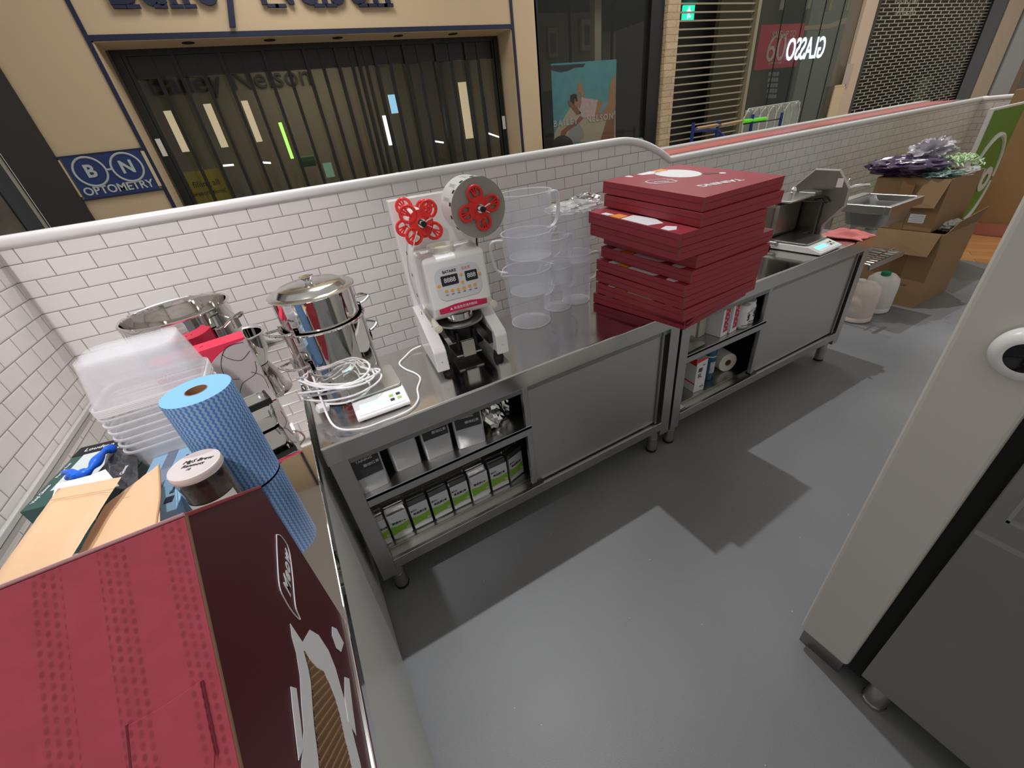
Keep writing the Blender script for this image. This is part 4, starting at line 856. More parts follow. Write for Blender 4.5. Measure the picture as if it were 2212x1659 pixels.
put('shelf_frame', G().bb(-.02, w_, -.01, .006, .455, .492), 'steel', SK, bevel=.002); put('shelf_frame', G().bb(-.02, w_, d_-.01, d_, .455, .492), 'steel', SK, bevel=.002)
g = G()
for k in range(9): g.cyl((.01+k*.048, .0, .488), (.01+k*.048, d_-.005, .488), .005, 8)
g.cyl((-.02, .06, .494), (w_, .06, .494), .006, 8); put('shelf_wire', g, 'lampchrome', SK, smooth=True)
for x in (.03, w_-.03): put('leg', G().bb(x-.014, x+.014, d_-.035, d_-.007, 0, .80), 'steel', SK, bevel=.002)
def bigbox(name, label, x0, x1, y0, y1, z0, z1, open_=True):
    t = thing(name, label, 'cardboard box', (x0, y0, z0)); W_, D_, H_ = x1-x0, y1-y0, z1-z0; th = .006
    g = G(); g.bb(0, th, 0, D_, .001, H_).bb(W_-th, W_, 0, D_, .001, H_).bb(th, W_-th, 0, th, .001, H_).bb(th, W_-th, D_-th, D_, .001, H_).bb(th, W_-th, th, D_-th, .001, .008)
    put('box_wall', g, 'card', t); return t, W_, D_, H_
t, W_, D_, H_ = bigbox('cardboard_box', 'lower brown cardboard box standing on the floor with its flaps open', 4.176, 4.70, .055, .52, 0, .555)
put('flap', G().prism([(-.002, .02, H_), (-.002, D_-.02, H_), (-.050, D_-.05, H_-.16), (-.060, .03, H_-.15)], (.005, 0, 0)), 'card', t); put('tape', G().bb(-.003, -.0005, .16, .24, .0, H_*.75), 'tape', t)
put('flap', G().prism([(.02, -.002, H_), (W_-.02, -.002, H_), (W_-.01, -.02, H_+.10), (.10, -.02, H_+.07)], (0, .005, 0)), 'cardin', t)
put('hand_hole', G().bb(-.0035, .0, .10, .17, .165, .178), 'cardin', t)
o = put('packing_paper', blobf((4.45, .12, .56), .08, (1.5, .6, .4), 18, .4, 2., 30, True), mat('packing_white', (.62, .64, .60), .6), smooth=True); tag(o, 'white packing paper sticking out of the lower cardboard box', 'paper')
t, W_, D_, H_ = bigbox('cardboard_box', 'upper brown cardboard box filled with plastic bags and green netting', 4.185, 4.68, .145, .575, .556, .905)
put('flap', G().prism([(-.002, .0, H_), (-.002, D_, H_), (-.030, D_-.01, H_-.20), (-.045, .02, H_-.18)], (.005, 0, 0)), 'card', t)
put('tape', G().bb(-.048, -.046, .17, .25, H_-.10, H_-.01).bb(-.003, -.0005, .17, .25, .0, H_-.02), 'tape', t)
lb = put('label', G().bb(-.0030, -.0010, .06, .15, .055, .115), 'wprint', t); g = G()
for k in range(4): g.bb(-.0036, -.0030, .066, .144-.012*(k % 2), .064+k*.012, .069+k*.012)
put('label_print', g, 'signgrey', lb)
put('label', G().bb(-.0030, -.0010, .22, .32, .05, .09), 'wprint', t)
o = put('plastic_bags', blobf((4.31, .47, .970), .17, (1.15, 1.25, .34), 4, .35, 1.3, 48), mat('purple_film', (.060, .035, .09), .12, alpha=.92, coat=.6), smooth=True, solid=.001); tag(o, 'dark purple glossy plastic bags spilling out of the upper cardboard box', 'plastic bags', kind='stuff')
o = put('plastic_bag', blobf((4.50, .42, 1.03), .13, (1.35, .8, .62), 9, .6, 1.7, 56), mat('clear_purple_film', (.66, .62, .70), .06, alpha=.55, coat=1.), smooth=True, solid=.0006); tag(o, 'clear crumpled plastic bag peaking above the purple bags', 'plastic bag')
g = G(); r_ = random.Random(5)
for k in range(150):
    x, y = r_.gauss(4.47, .085), r_.gauss(.245, .055); z = .945+.05*(1-((x-4.47)/.2)**2)+r_.uniform(-.02, .02); a = r_.uniform(0, 6.28)
    g.tube(bez([(x, y, z), (x+.02*math.cos(a), y+.02*math.sin(a), z+.012), (x+.035*math.cos(a+.8), y+.035*math.sin(a+.8), z-.006)], 3), .0042, 5)
o = put('green_netting', g, mat('pale_green', (.52, .68, .40), .7), smooth=True); tag(o, 'pale green knotted netting on top of the upper cardboard box', 'netting', kind='stuff')
o = put('plastic_bag', blobf((4.29, .26, .918), .11, (1.0, 1.0, .26), 12, .4, 2., 36), mat('teal_film', (.22, .34, .31), .12, alpha=.75, coat=.7), smooth=True, solid=.0006); tag(o, 'teal tinted plastic bag hanging over the front of the upper box', 'plastic bag')
o = put('plastic_bag', blobf((4.48, .19, .905), .12, (1.5, .4, .22), 15, .4, 2., 36), mat('white_film', (.72, .74, .72), .25, alpha=.85), smooth=True, solid=.0006); tag(o, 'white plastic bag along the rim of the upper cardboard box under the netting', 'plastic bag')
for k, (x, y, lab) in enumerate(((3.705, .225, 'near pinkish white plastic drum beneath the sink'), (3.960, .225, 'far white plastic drum with a green cap beneath the sink'))):
    t = thing('plastic_drum', lab, 'drum', (x, y, 0))
    put('drum_body', G().lathe([(0, .001), (.085, .001), (.096, .012), (.098, .04), (.095, .045), (.100, .055), (.100, .22), (.092, .26), (.062, .290), (.035, .297), (0, .298)], n=48), mat('drum_%s' % 'ab'[k], ((.70, .60, .54), (.72, .70, .66))[k], .5, var=.1, vscale=20), t, smooth=True)
    if k: put('cap', G().cyl((-.03, -.01, .286), (-.03, -.01, .318), .030, 28), mat('green_cap', (.01, .24, .11), .4), t, bevel=.003)
    else: put('cap', G().cyl((-.02, .03, .288), (-.02, .03, .312), .026, 28), 'white', t, bevel=.003)
# ---------------------------------------------------------------- green end board, brown wall
GB = thing('green_board', 'green end panel with a white oval outline and white lettering', 'sign board', (5.03, .335, 0))
put('board', G().bb(.0, .60, 0, .02, 0, 1.235), mat('leaf_green', (.13, .27, .03), .45), GB); put('white_edge', G().bb(-.025, 0, -.004, .022, 0, 1.24).bb(-.025, .60, -.004, .022, 1.235, 1.252), 'cap', GB, bevel=.004)
put('oval', G().tube([(.325+.25*math.cos(a), -.002, .72+.33*math.sin(a)) for a in [2*PI*k/60 for k in range(60)]], [.011+.008*math.sin(2*PI*k/60)**2 for k in range(60)]+[.013], 8, closed=False), mat('board_white', (.70, .70, .62), .5), GB, smooth=True)
text('yo', .36, bpy.data.materials['board_white'], GB, (.36, -.004, .74), FY, ext=.002, bold=.012)
struct('wall_brown', G().bb(6.66, 6.74, -2.6, .72, .06, 1.30), mat('brown_laminate', (.37, .23, .11), .6, var=.06, vscale=60)); struct('trim_9', G().bb(6.63, 6.66, -2.6, .72, 0, .115), mat('pink_skirting', (.52, .20, .16), .5))

# ---------------------------------------------------------------- white unit at right
RU = thing('drinks_machine', 'tall white-fronted steel machine standing at the right edge of the aisle', 'machine', (1.13, -.876, 0))
put('front_slab', G().bb(0, .75, -.135, 0, .08, 1.52), mat('warm_white', (.68, .66, .61), .45), RU, bevel=.012)
put('plinth', G().bb(.02, .74, -.125, -.01, 0, .08), 'darksteel', RU)
put('gap_liner', G().bb(.02, .75, -.170, -.135, .06, 1.50), 'dark', RU)
sc_ = put('steel_side', G().bb(.0, .75, -.86, -.168, .10, 1.50), mat('machine_steel', (.40, .39, .37), .38, 1., var=.06, vscale=5), RU, bevel=.003)
put('inset_frame', G().bb(-.004, .001, -.60, -.172, .742, .748).bb(-.004, .001, -.60, -.195, .800, .806).bb(-.004, .001, -.200, -.194, .800, 1.02), 'steel', sc_)
for y in (-.215, -.80): put('foot', G().cyl((.03, y, .012), (.03, y, .10), .027, 24).cyl((.03, y, 0), (.03, y, .014), .030, 10), 'steel', RU, smooth=True)
dm_ = put('round_mount', G().lathe([(.040, 0), (.047, .004), (.047, .016), (.039, .026), (.031, .030), (.025, .030)], n=48, T=Matrix.Rotation(-PI/2, 4, 'Y')), 'whiteplastic', RU, smooth=True, loc=(.0, -.103, 1.124))
put('dark_lens', G().lathe([(0, .021), (.016, .026), (.027, .028)], n=40, T=Matrix.Rotation(-PI/2, 4, 'Y')), mat('lens_black', (.01, .011, .014), .08), dm_, smooth=True)
# ================================================================== SHOPFRONTS ACROSS THE PASSAGE
FYY = 4.0
def A(u, v, y=FYY): return at(u, v, 1, y)
xl, xr, zh = -.66, 3.085, 2.47
struct('wall_shopfront', G().bb(-1.27, xl, FYY, FYY+.12, 0, 4).bb(xl, xr, FYY, FYY+.12, zh, 4).bb(xr, 3.42, FYY, FYY+.12, 0, 4), 'beige')
for k, (a, b, c, d) in enumerate(((xl-.03, xl, 0, 4), (xr, xr+.03, 0, 4), (xl, xr, zh-.025, zh+.012))): struct('trim_%d' % (11+k), G().bb(a, b, FYY-.012, FYY, c, d), 'navy')
struct('wall_reveal', G().bb(xl, xl+.012, FYY, FYY+.30, 0, zh).bb(xr-.012, xr, FYY, FYY+.30, 0, zh).bb(xl, xr, FYY, FYY+.30, zh-.03, zh-.018), 'beige')
for i, (u, v) in enumerate(((405, 90), (583, 84), (730, 80), (863, 75), (982, 71))):
    p = at(u, v, 2, zh-.031); t = thing('recessed_downlight', 'unlit dark round downlight in the shop entrance soffit, %s' % ('leftmost', 'second from the left', 'middle one', 'second from the right', 'rightmost')[i], 'downlight', (p.x, FYY+.12, zh-.03), group='downlights over the folding door')
    put('trim_ring', G().lathe([(.034, -.001), (.048, -.001), (.048, -.004), (.034, -.004), (.034, -.001)], n=32), 'dark', t, smooth=True); put('lens', G().cyl((0, 0, -.003), (0, 0, -.001), .034, 32), mat('bronze_lens%d' % i, (.05, .03, .015), .3), t)
# folding door
DY = FYY+.33
FD = thing('folding_door', 'closed accordion shop door of dark strips and clear vinyl panels', 'folding door', ((xl+xr)/2, DY, 0))
hw = (xr-xl)/2-.03
put('top_track', G().bb(-hw, hw, -.03, .05, zh-.075, zh-.02), 'black', FD)
put('side_post', G().bb(-hw, -hw+.07, -.04, .04, 0, zh-.05), 'black', FD); put('side_post', G().bb(hw-.07, hw, -.04, .04, 0, zh-.05), 'black', FD)
us = [252, 271, 324, 375, 426, 476, 523, 570, 613, 657, 691, 725, 755, 770, 785, 806, 837, 871, 901, 939, 970, 1003, 1030, 1062]
xs_ = []
for i, u in enumerate(us):
    v = 128-(u-271)*.022; xs_.append(A(u, v, DY).x-(xl+xr)/2)
vin = mat('smoky_vinyl', (.016, .016, .014), .03, alpha=.30, coat=1.)
for i, x in enumerate(xs_): put('door_strip', G().bb(x-.014, x+.014, -.02-(.02 if i % 2 else 0), .02, .0, zh-.07), 'black', FD)
for i in range(len(xs_)-1):
    a, b = xs_[i]+.014, xs_[i+1]-.014
    if b-a < .02: continue
    s_ = 1 if i % 2 else -1; ph = random.Random(i).uniform(0, 6)
    g = G(); g.grid(lambda u, v: Vector((a+(b-a)*u, s_*.030*math.sin(PI*u)+.006*math.sin(7*v+ph)*math.sin(PI*u), .02+(zh-.24)*v)), 10, 16); put('vinyl_panel', g, vin, FD, smooth=True)
put('upper_band', G().bb(-hw+.07, hw-.07, -.012, .0, zh-.23, zh-.07), 'black', FD)
put('lock_plate', G().bb(hw-.05, hw-.01, -.045, -.04, 1.52, 1.66), 'cap', FD); put('lock_plate', G().bb(-hw+.02, -hw+.06, -.045, -.04, 1.66, 1.80), 'cap', FD)
# interior
struct('wall_interior', G().bb(-1.2, 7.2, 7.0, 7.1, 0, 4).bb(3.42, 3.50, FYY+.12, 7.0, 0, 4), 'shopwall')
lamp('shop_fill_lamp', 'AREA', (1.2, 5.8, 2.85), 22, (1., .88, .66), (1.2, 5.8, 0), 1.5, 1.5)  # unseen lamp added to brighten the room behind the door
struct('floor_shop', G().bb(-1.2, 7.2, FYY+.12, 7.0, .0, .01), 'void'); struct('ceiling_shop', G().bb(-1.2, 7.2, FYY+.12, 7.0, 2.9, 2.95), 'void')
lw = mat('cream_reflection', (.8, .7, .5), .6, emit=(1., .82, .52), estr=.55); lg = mat('green_reflection', (.2, .8, .1), .5, emit=(.35, 1., .12), estr=2.); lwh = mat('led_white', (.9, .9, .9), .5, emit=(1., .97, .92), estr=2.2); lbl = mat('lit_blue', (.3, .6, .8), .5, emit=(.35, .7, .95), estr=1.0)
GI = 'glowing panels behind the folding door'  # cream and green glow stands in for reflections in the door vinyl
for k, (u0, v0, u1, v1, m_, lab) in enumerate(((352, 240, 384, 330, lw, 'cream glowing panel for a reflection in the door vinyl, farthest left'), (438, 225, 470, 320, lw, 'cream glowing panel for a reflection in the door vinyl, second from the left'), (520, 218, 545, 308, lw, 'cream glowing panel for a reflection in the door vinyl, left of the green strip'), (990, 178, 1008, 300, lw, 'cream glowing panel for a reflection in the door vinyl, near the right end'), (838, 205, 850, 245, lbl, 'small light blue lit panel behind the folding door'), (601, 265, 614, 345, lg, 'tall green glowing strip for a light reflected in the door vinyl'), (826, 250, 834, 315, lwh, 'tall white lit strip inside the shop'))):
    a, b = A(u0, v0, 5.6), A(u1, v1, 5.6); o = put('glow_panel', G().bb(a.x, b.x+.12, 5.6, 5.62, b.z, a.z), m_); tag(o, lab, 'lit panel', GI)
for k, (u0, v0, u1, v1, m_, w3, lab) in enumerate(((405, 382, 440, 370, lwh, .012, 'white light tube low behind the yellow poster'), (405, 402, 432, 393, lg, .02, 'green glowing bar for a light reflected in the vinyl, behind the yellow poster'), (482, 358, 505, 356, lwh, .010, 'short white light bar right of the yellow poster'), (566, 351, 585, 352, lwh, .010, 'short white light bar left of the green lit strip'), (648, 350, 680, 346, mat('green_cloth', (.03, .14, .03), .8), .06, 'dark green cushion behind the folding door'), (938, 305, 958, 308, lwh, .010, 'white curved light bar right of the shop door middle'), (1055, 288, 1078, 296, lwh, .010, 'white light bar at the right end of the folding door'))):  # green bar stands in for a kiosk-side light mirrored in the vinyl
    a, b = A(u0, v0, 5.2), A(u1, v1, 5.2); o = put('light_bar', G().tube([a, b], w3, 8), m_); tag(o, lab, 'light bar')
o = text('Bailey Nelson', .34, 'kprint', None, (0, 0, 0), FY, 'interior_sign', ext=.01); p = A(505, 172, 6.9); o.location = (p.x, 6.97, p.z); o.scale = (1.1, 1, 1); tag(o, 'dark shop name on the wall inside, seen through the folding door', 'sign')
for k, (u0, u1, v0, v1) in enumerate(((395, 475, 340, 440),)):
    a, b = A(u0, v0+45, DY+.10), A(u1+6, v1, DY+.10); t = thing('yellow_poster', 'yellow prescription poster standing behind the folding door', 'poster', (a.x, DY+.12, b.z-.3))
    put('sheet', G().bb(0, .33, 0, .01, 0, .62), mat('poster_yellow', (.42, .34, .04), .6), t); text('filling all', .075, 'kprint', t, (.17, -.002, .50), FY, ext=.001); text('prescriptions!', .055, 'kprint', t, (.165, -.002, .42), FY, ext=.001)
o = put('green_card', G().bb(0, .09, 0, .006, 0, .14), mat('mint_card', (.18, .34, .26), .6), loc=A(706, 384, DY-.06)); tag(o, 'small mint green card stuck on the folding door', 'card')
# shop name letters: serif feet added where the photo shows the letters' lower edges
SG = thing('shop_sign', 'large navy shop name lettering on the beige fascia', 'sign', (0, FYY-.03, 0))
p0, p1 = A(245, 20), A(842, 14); zb = (p0.z+p1.z)/2
sg = text('Bailey Nelson', .62, 'navy', SG, ((p0.x+p1.x)/2, 0, zb+.205), FY, 'raised_letters', ext=.014, bold=.006)
bpy.context.view_layer.update(); sg.scale = ((p1.x-p0.x)/sg.dimensions.x, 1, 1)
for u in (262, 291, 350, 384, 413, 590, 607, 690, 716, 785, 803, 825, 838):
    q = A(u, 18-(u-245)*.004); put('serif', G().bb(q.x-.045, q.x+.045, -.014, .014, zb-.006, zb+.016), 'navy', SG)
# optometry sign
a, b = A(135, 340), A(183, 433); c, d = A(300, 326), A(345, 405)
x0_, x1_, z0_, z1_ = (a.x+b.x)/2, (c.x+d.x)/2, (b.z+d.z)/2, (a.z+c.z)/2
OS = thing('optometry_sign', 'blue B-N optometry plate on the beige pier left of the folding door', 'sign', ((x0_+x1_)/2, FYY-.02, (z0_+z1_)/2)); hw2, hh = (x1_-x0_)/2, (z1_-z0_)/2
put('plate', G().bb(-hw2, hw2, 0, .02, -hh, hh), 'signblue', OS); ps_ = mat('pale_strip', (.68, .56, .40), .6); put('side_strip', G().bb(-hw2-.035, -hw2-.010, .005, .02, -hh+.02, hh-.01), ps_, OS); put('side_strip', G().bb(hw2+.005, hw2+.03, .005, .02, -hh+.02, hh-.01), ps_, OS); put('frame_line', G().bb(-hw2-.04, hw2+.045, -.001, .02, hh, hh+.014).bb(-hw2-.04, hw2+.045, -.001, .02, -hh-.014, -hh), 'navy', OS)
g = G(); r3 = hw2*.40
for s in (-1, 1): g.tube([(s*hw2*.48+r3*math.cos(q), -.002, hh*.25+r3*math.sin(q)) for q in [2*PI*k/40 for k in range(40)]], .008, 6, closed=True)
g.cyl((-hw2*.08, -.002, hh*.25), (hw2*.08, -.002, hh*.25), .008, 8); put('spectacle_rings', g, 'signgrey', OS, smooth=True)
text('B', .13, 'signgrey', OS, (-hw2*.48, -.003, hh*.25), FY, ext=.002, bold=.004); text('N', .13, 'signgrey', OS, (hw2*.48, -.003, hh*.25), FY, ext=.002, bold=.004)
text('OPTOMETRY', .085, 'signgrey', OS, (0, -.003, -hh*.68), FY, ext=.002, bold=.002, sx=1.0)
# dark door bay at far left
t = thing('dark_doorway', 'dark glazed doorway at the left edge beside the optometry pier', 'doorway', (-2.2, FYY, 0))
put('door_jamb', G().bb(.90-.27, .93, -.02, .14, 0, 4), mat('bronze_frame', (.035, .028, .025), .45), t); put('pale_seal', G().bb(.585, .61, .0, .03, 0, 4), mat('seal_grey', (.45, .42, .38), .6), t)
put('glass_leaf', G().bb(-2.0, .585, .05, .06, 0, 4), mat('night_glass', (.03, .035, .045), .05, coat=.5), t)
g = G(); g.bb(.05, .14, .02, .05, 0, 2.02).bb(.05, .60, .02, .05, 1.93, 2.02).bb(-.6, -.45, .02, .05, 0, 4); put('leaf_frame', g, 'black', t)
put('hung_picture', G().bb(.17, .45, .03, .045, 1.05, 1.86), mat('dusk_picture', (.13, .12, .09), .4, var=.7, vscale=7), t)
# display window
wx0, wx1 = A(1162, 150).x, A(1398, 150).x
WN = struct('window_1', G().bb(wx0, wx0+.05, FYY, FYY+.10, 0, 4).bb(wx1, wx1+.22, FYY-.02, FYY+.10, 0, 4), 'black')
put('window_glass', G().bb(wx0+.05, wx1, FYY+.03, FYY+.04, 0, 4), mat('window_pane', (.04, .045, .04), .03, alpha=.22, coat=.5), WN)
put('window_jamb', G().bb(A(1338, 150).x, A(1352, 150).x, FYY+.5, FYY+.6, 0, 4), mat('pale_jamb', (.42, .40, .26), .7), WN)
put('track_bar', G().bb(0, .03, FYY+1.0, FYY+1.03, 1.9, 3.2, Matrix.Translation((A(1230, 60, FYY+1).x, 0, 0))).bb(0, .03, FYY+1.0, FYY+1.03, 1.9, 3.2, Matrix.Translation((A(1322, 60, FYY+1).x, 0, 0))), 'dark', WN)
struct('wall_window', G().bb(wx0, wx1+.3, FYY+1.6, FYY+1.65, 0, 4), mat('olive_wall', (.26, .24, .17), .8)); struct('baseboard_window', G().bb(wx0, wx1+.3, FYY+1.55, FYY+1.6, 0, 1.95), mat('dim_panel', (.035, .035, .03), .7))
for k, (u0, v0, u1, v1, lab) in enumerate(((1187, 55, 1212, 125, 'tall narrow framed picture at the left inside the display window'), (1258, 36, 1305, 108, 'framed sailing picture inside the display window'))):
    a, b = A(u0, v0, FYY+1.5), A(u1, v1, FYY+1.5); t = thing('framed_picture', lab, 'picture', ((a.x+b.x)/2, FYY+1.56, (a.z+b.z)/2)); w3, h3 = abs(b.x-a.x)/2, abs(a.z-b.z)/2
    put('mount', G().bb(-w3*.9, w3*.9, .0, .02, -h3*.9, h3*.9), mat('mount_cream%d' % k, (.40, .37, .27), .6), t); put('frame', G().bb(-w3, w3, .01, .03, h3*.9, h3).bb(-w3, w3, .01, .03, -h3, -h3*.9).bb(-w3, -w3*.9, .01, .03, -h3, h3).bb(w3*.9, w3, .01, .03, -h3, h3), mat('frame_gold%d' % k, (.25, .20, .11), .4), t)
    put('print', G().bb(-w3*.6, w3*.6, -.002, .0, -h3*.6, h3*.6), mat('print_grey%d' % k, (.12, .13, .13), .6, var=.5, vscale=9), t)
# poster of a sunbather
a, b = A(1190, 137, FYY+.12), A(1328, 305, FYY+.12); x0_, x1_ = a.x, b.x; zt, zb2 = A(1260, 133, FYY+.12).z, .95
PO = thing('window_poster', 'turquoise beach poster of a lying sunbather hanging in the display window', 'poster', (x0_, FYY+.12, 0)); Wp = x1_-x0_
put('sheet', G().bb(0, Wp, 0, .01, zb2, zt), mat('poster_sea', (.14, .46, .50), .5, var=.22, vscale=9), PO)
def pp(u, v): q = A(u, v, FYY+.118); return (q.x-x0_, q.z)
def px(x, y): return pp(1140+x/6.9125, 120+y/6.9125)
def flat(nm, P_, m, o_=.0): return put(nm, G().prism([(q[0], -.002-o_, q[1]) for q in [px(*r) for r in P_]], (0, .002, 0)), m, PO)
skin = mat('tan_skin', (.58, .30, .16), .6); skd = mat('tan_skin_dark', (.38, .16, .08), .6); sand = mat('print_sand', (.68, .60, .42), .7)
flat('sand_print', [(400, 1160), (640, 770), (1310, 830), (1310, 1290), (390, 1290)], sand)
flat('dark_rock_print', [(345, 150), (860, 120), (830, 170), (700, 180), (600, 230), (480, 250), (345, 215)], mat('rock_print', (.03, .05, .06), .7))
flat('leg_print', [(1310, 255), (1312, 780), (1230, 870), (1090, 850), (1150, 770), (1190, 700), (1240, 400)], skin, .001); flat('leg_print', [(1180, 950), (1300, 880), (1290, 1230), (1080, 1270), (1130, 1120)], skd, .001)
flat('torso_print', [(1040, 680), (1130, 690), (1210, 700), (1300, 860), (1230, 970), (1000, 940), (1000, 870)], skin, .002)
flat('shirt_print', [(800, 620), (870, 640), (1045, 660), (1000, 900), (830, 930), (770, 850), (790, 720)], mat('pink_shirt', (.85, .62, .62), .7, var=.25, vscale=25), .003)
flat('arm_print', [(760, 390), (800, 420), (855, 620), (810, 640), (770, 540), (745, 580), (730, 570)], skin, .002); flat('arm_print', [(600, 680), (650, 680), (800, 860), (730, 890), (690, 830), (610, 730)], skd, .003)
flat('face_print', [(680, 590), (760, 590), (800, 700), (740, 800), (690, 720)], skin, .003); flat('hair_print', [(630, 670), (640, 590), (700, 570), (740, 590), (700, 640), (690, 740)], 'kprint', .004); flat('sunglasses_print', [(700, 620), (730, 600), (745, 680), (715, 690)], 'kprint', .004)
flat('second_arm_print', [(780, 900), (830, 940), (740, 1030), (590, 1130), (540, 1220), (490, 1230), (495, 1130), (600, 1050), (720, 980)], skd, .003); flat('hat_print', [(600, 1270), (640, 1060), (760, 1010), (830, 1110), (840, 1230), (760, 1290)], mat('hat_white', (.45, .46, .42), .7), .002)
flat('swimwear_print', [(1130, 690), (1200, 690), (1150, 790), (1090, 880), (1060, 850)], mat('light_blue_print', (.25, .48, .58), .6), .004)
c1 = px(840, 965); text('BAILEY   NELSON', .098, 'wprint', PO, (c1[0], -.010, c1[1]), FY, ext=.001, spacing=1.35, bold=.0015)
q = A(1215, 311, 3.6); o = put('dark_headrest', G().sph((0, 0, 0), .15, 32, (1.15, .5, 1.0)).bb(-.03, .03, -.03, .03, -1.35, -.1), 'dark', smooth=True, loc=(q.x-.01, 3.6, q.z-.06)); tag(o, 'black rounded chair back showing above the tiled wall below the poster', 'chair back')
q = A(1380, 302, 1.40); o = put('mint_tray', G().prism([(x, 0, z) for x, z in rrect(.09, .19, .02, 4)], (0, .10, 0)), mat('mint_plastic', (.20, .52, .42), .4), loc=(q.x, 1.40, q.z-.085)); tag(o, 'mint green plastic tray end showing above the curved cap', 'tray')
# stone pier
sx0, sx1 = A(1427, 150).x, A(1452, 150).x
def stone():
    m = bpy.data.materials.new('split_stone'); m.use_nodes = True; nt = m.node_tree; b = nt.nodes['Principled BSDF']; tc = nt.nodes.new('ShaderNodeTexCoord'); sp = nt.nodes.new('ShaderNodeSeparateXYZ'); nt.links.new(tc.outputs['Object'], sp.inputs[0]); cb = nt.nodes.new('ShaderNodeCombineXYZ'); nt.links.new(sp.outputs[0], cb.inputs[0]); nt.links.new(sp.outputs[2], cb.inputs[1])
    br = nt.nodes.new('ShaderNodeTexBrick'); nt.links.new(cb.outputs[0], br.inputs[0]); br.inputs['Scale'].default_value = 1; br.inputs['Brick Width'].default_value = .3; br.inputs['Row Height'].default_value = .075; br.inputs['Mortar Size'].default_value = .004
    br.inputs['Color1'].default_value = (.50, .38, .24, 1); br.inputs['Color2'].default_value = (.62, .48, .31, 1); br.inputs['Mortar'].default_value = (.30, .23, .14, 1); nt.links.new(br.outputs[0], b.inputs['Base Color']); b.inputs['Roughness'].default_value = .9
    n = nt.nodes.new('ShaderNodeTexNoise'); n.inputs['Scale'].default_value = 30; nt.links.new(tc.outputs['Object'], n.inputs[0]); bp = nt.nodes.new('ShaderNodeBump'); bp.inputs['Strength'].default_value = .8; bp.inputs['Distance'].default_value = .01; nt.links.new(n.outputs[0], bp.inputs['Height']); nt.links.new(bp.outputs[0], b.inputs['Normal']); return m
struct('wall_pier', G().bb(sx0, sx1, FYY-.06, FYY+.2, 0, 4), stone())
# open-slat roller shutter
rx0, rx1 = sx1, A(1618, 150).x
SH = thing('roller_shutter', 'open-slat grey roller shutter between the stone pier and the sale window', 'shutter', (rx0, FYY+.06, 0)); sm = mat('shutter_grey', (.36, .33, .25), .45)
for k in range(25): put('slat', G().bb(0, rx1-rx0, -.006, .006, .80+k*.088, .818+k*.088), sm, SH)
put('guide_rail', G().bb(rx1-rx0, rx1-rx0+.07, -.05, .05, 0, 4), mat('rail_bronze', (.30, .27, .18), .4), SH)
g = G()
for k in range(14): g.cyl((.1+k*(rx1-rx0)/14, 0, .8), (.1+k*(rx1-rx0)/14, 0, 3.0), .0035, 6)

struct('wall_shutter', G().bb(rx0, 16.0, 7.5, 7.6, 0, 4), 'void'); struct('floor_shopb', G().bb(rx0, 10.0, FYY+.2, 7.5, 0, .01), mat('dim_floor', (.10, .09, .075), .3))
a = A(1487, 27, 5.2); t = thing('exit_sign', 'green running-man exit sign behind the roller shutter', 'exit sign', (a.x, 5.2, a.z)); put('lit_face', G().bb(-.13, .13, -.01, .02, -.10, .09), mat('exit_green', (.0, .5, .3), .4, emit=(.02, .75, .45), estr=1.1), t)
g = G(); g.cyl((.0, -.014, .055), (.0, -.012, .055), .018, 16).bb(-.02, .02, -.014, -.012, -.03, .04).bb(.02, .055, -.014, -.012, .0, .02).bb(-.05, -.02, -.014, -.012, .01, .03).bb(-.03, -.008, -.014, -.012, -.08, -.03).bb(.01, .05, -.014, -.012, -.065, -.04); put('running_figure', g, mat('exit_white', (.8, .95, .9), .5, emit=(.7, 1, .95), estr=1.2), t)
# sale window
gx0, gx1 = rx1+.07, A(1850, 60).x
W2_ = struct('window_2', G().bb(gx0, gx1, FYY+.0, FYY+.02, 2.98, 3.02), 'black')
put('window_glass', G().bb(gx0, gx1, FYY+.0, FYY+.012, 0, 4), mat('window_pane_b', (.03, .045, .035), .03, alpha=.25, coat=.6), W2_)
g = G()
for k in range(1, 5): g.bb(gx0+(gx1-gx0)*k/5-.004, gx0+(gx1-gx0)*k/5+.004, FYY-.003, FYY+.013, 0, 4)
put('pane_joint', g, 'dark', W2_)
o = struct('wall_shopb', G().bb(A(1715, 200, 6.2).x, A(1800, 200, 6.2).x, 6.2, 6.3, 0, 4), mat('sage_pillar', (.30, .33, .26), .7))
q0, q1, q2 = A(1660, 50), A(1752, 50), A(1640, 150); x0_, x1_ = (q0.x+q2.x)/2, (q1.x+A(1735, 142).x)/2
SS = thing('sale_sign', 'red sale up to 60 sign behind the shop glass', 'sign', (x0_, FYY+.10, 0)); ws_ = x1_-x0_
put('red_sheet', G().bb(0, ws_, 0, .01, q2.z, q0.z), mat('sale_red', (.38, .015, .03), .5, emit=(.38, .01, .03), estr=.12), SS); zc = (q0.z+q2.z)/2; hz_ = q0.z-q2.z
text('SALE UP TO', .115, mat('sale_pale', (.62, .45, .36), .6), SS, (ws_*.54, -.004, zc+hz_*.27), FY, ext=.001); text('60', .50, bpy.data.materials['sale_pale'], SS, (ws_*.42, -.004, zc-.03), FY, ext=.001); text('conditions apply', .05, bpy.data.materials['sale_pale'], SS, (ws_*.45, -.004, zc-hz_*.37), FY, ext=.001)
q = A(1737, 108, FYY+.02); o = text('GLASSO', .40, mat('reflected_glow', (.8, .9, 1), .5, emit=(.55, .80, 1), estr=1.5), None, (q.x, FYY-.006, q.z), (PI/2, 0, PI), 'letter_reflection', ext=.004, bold=.004)
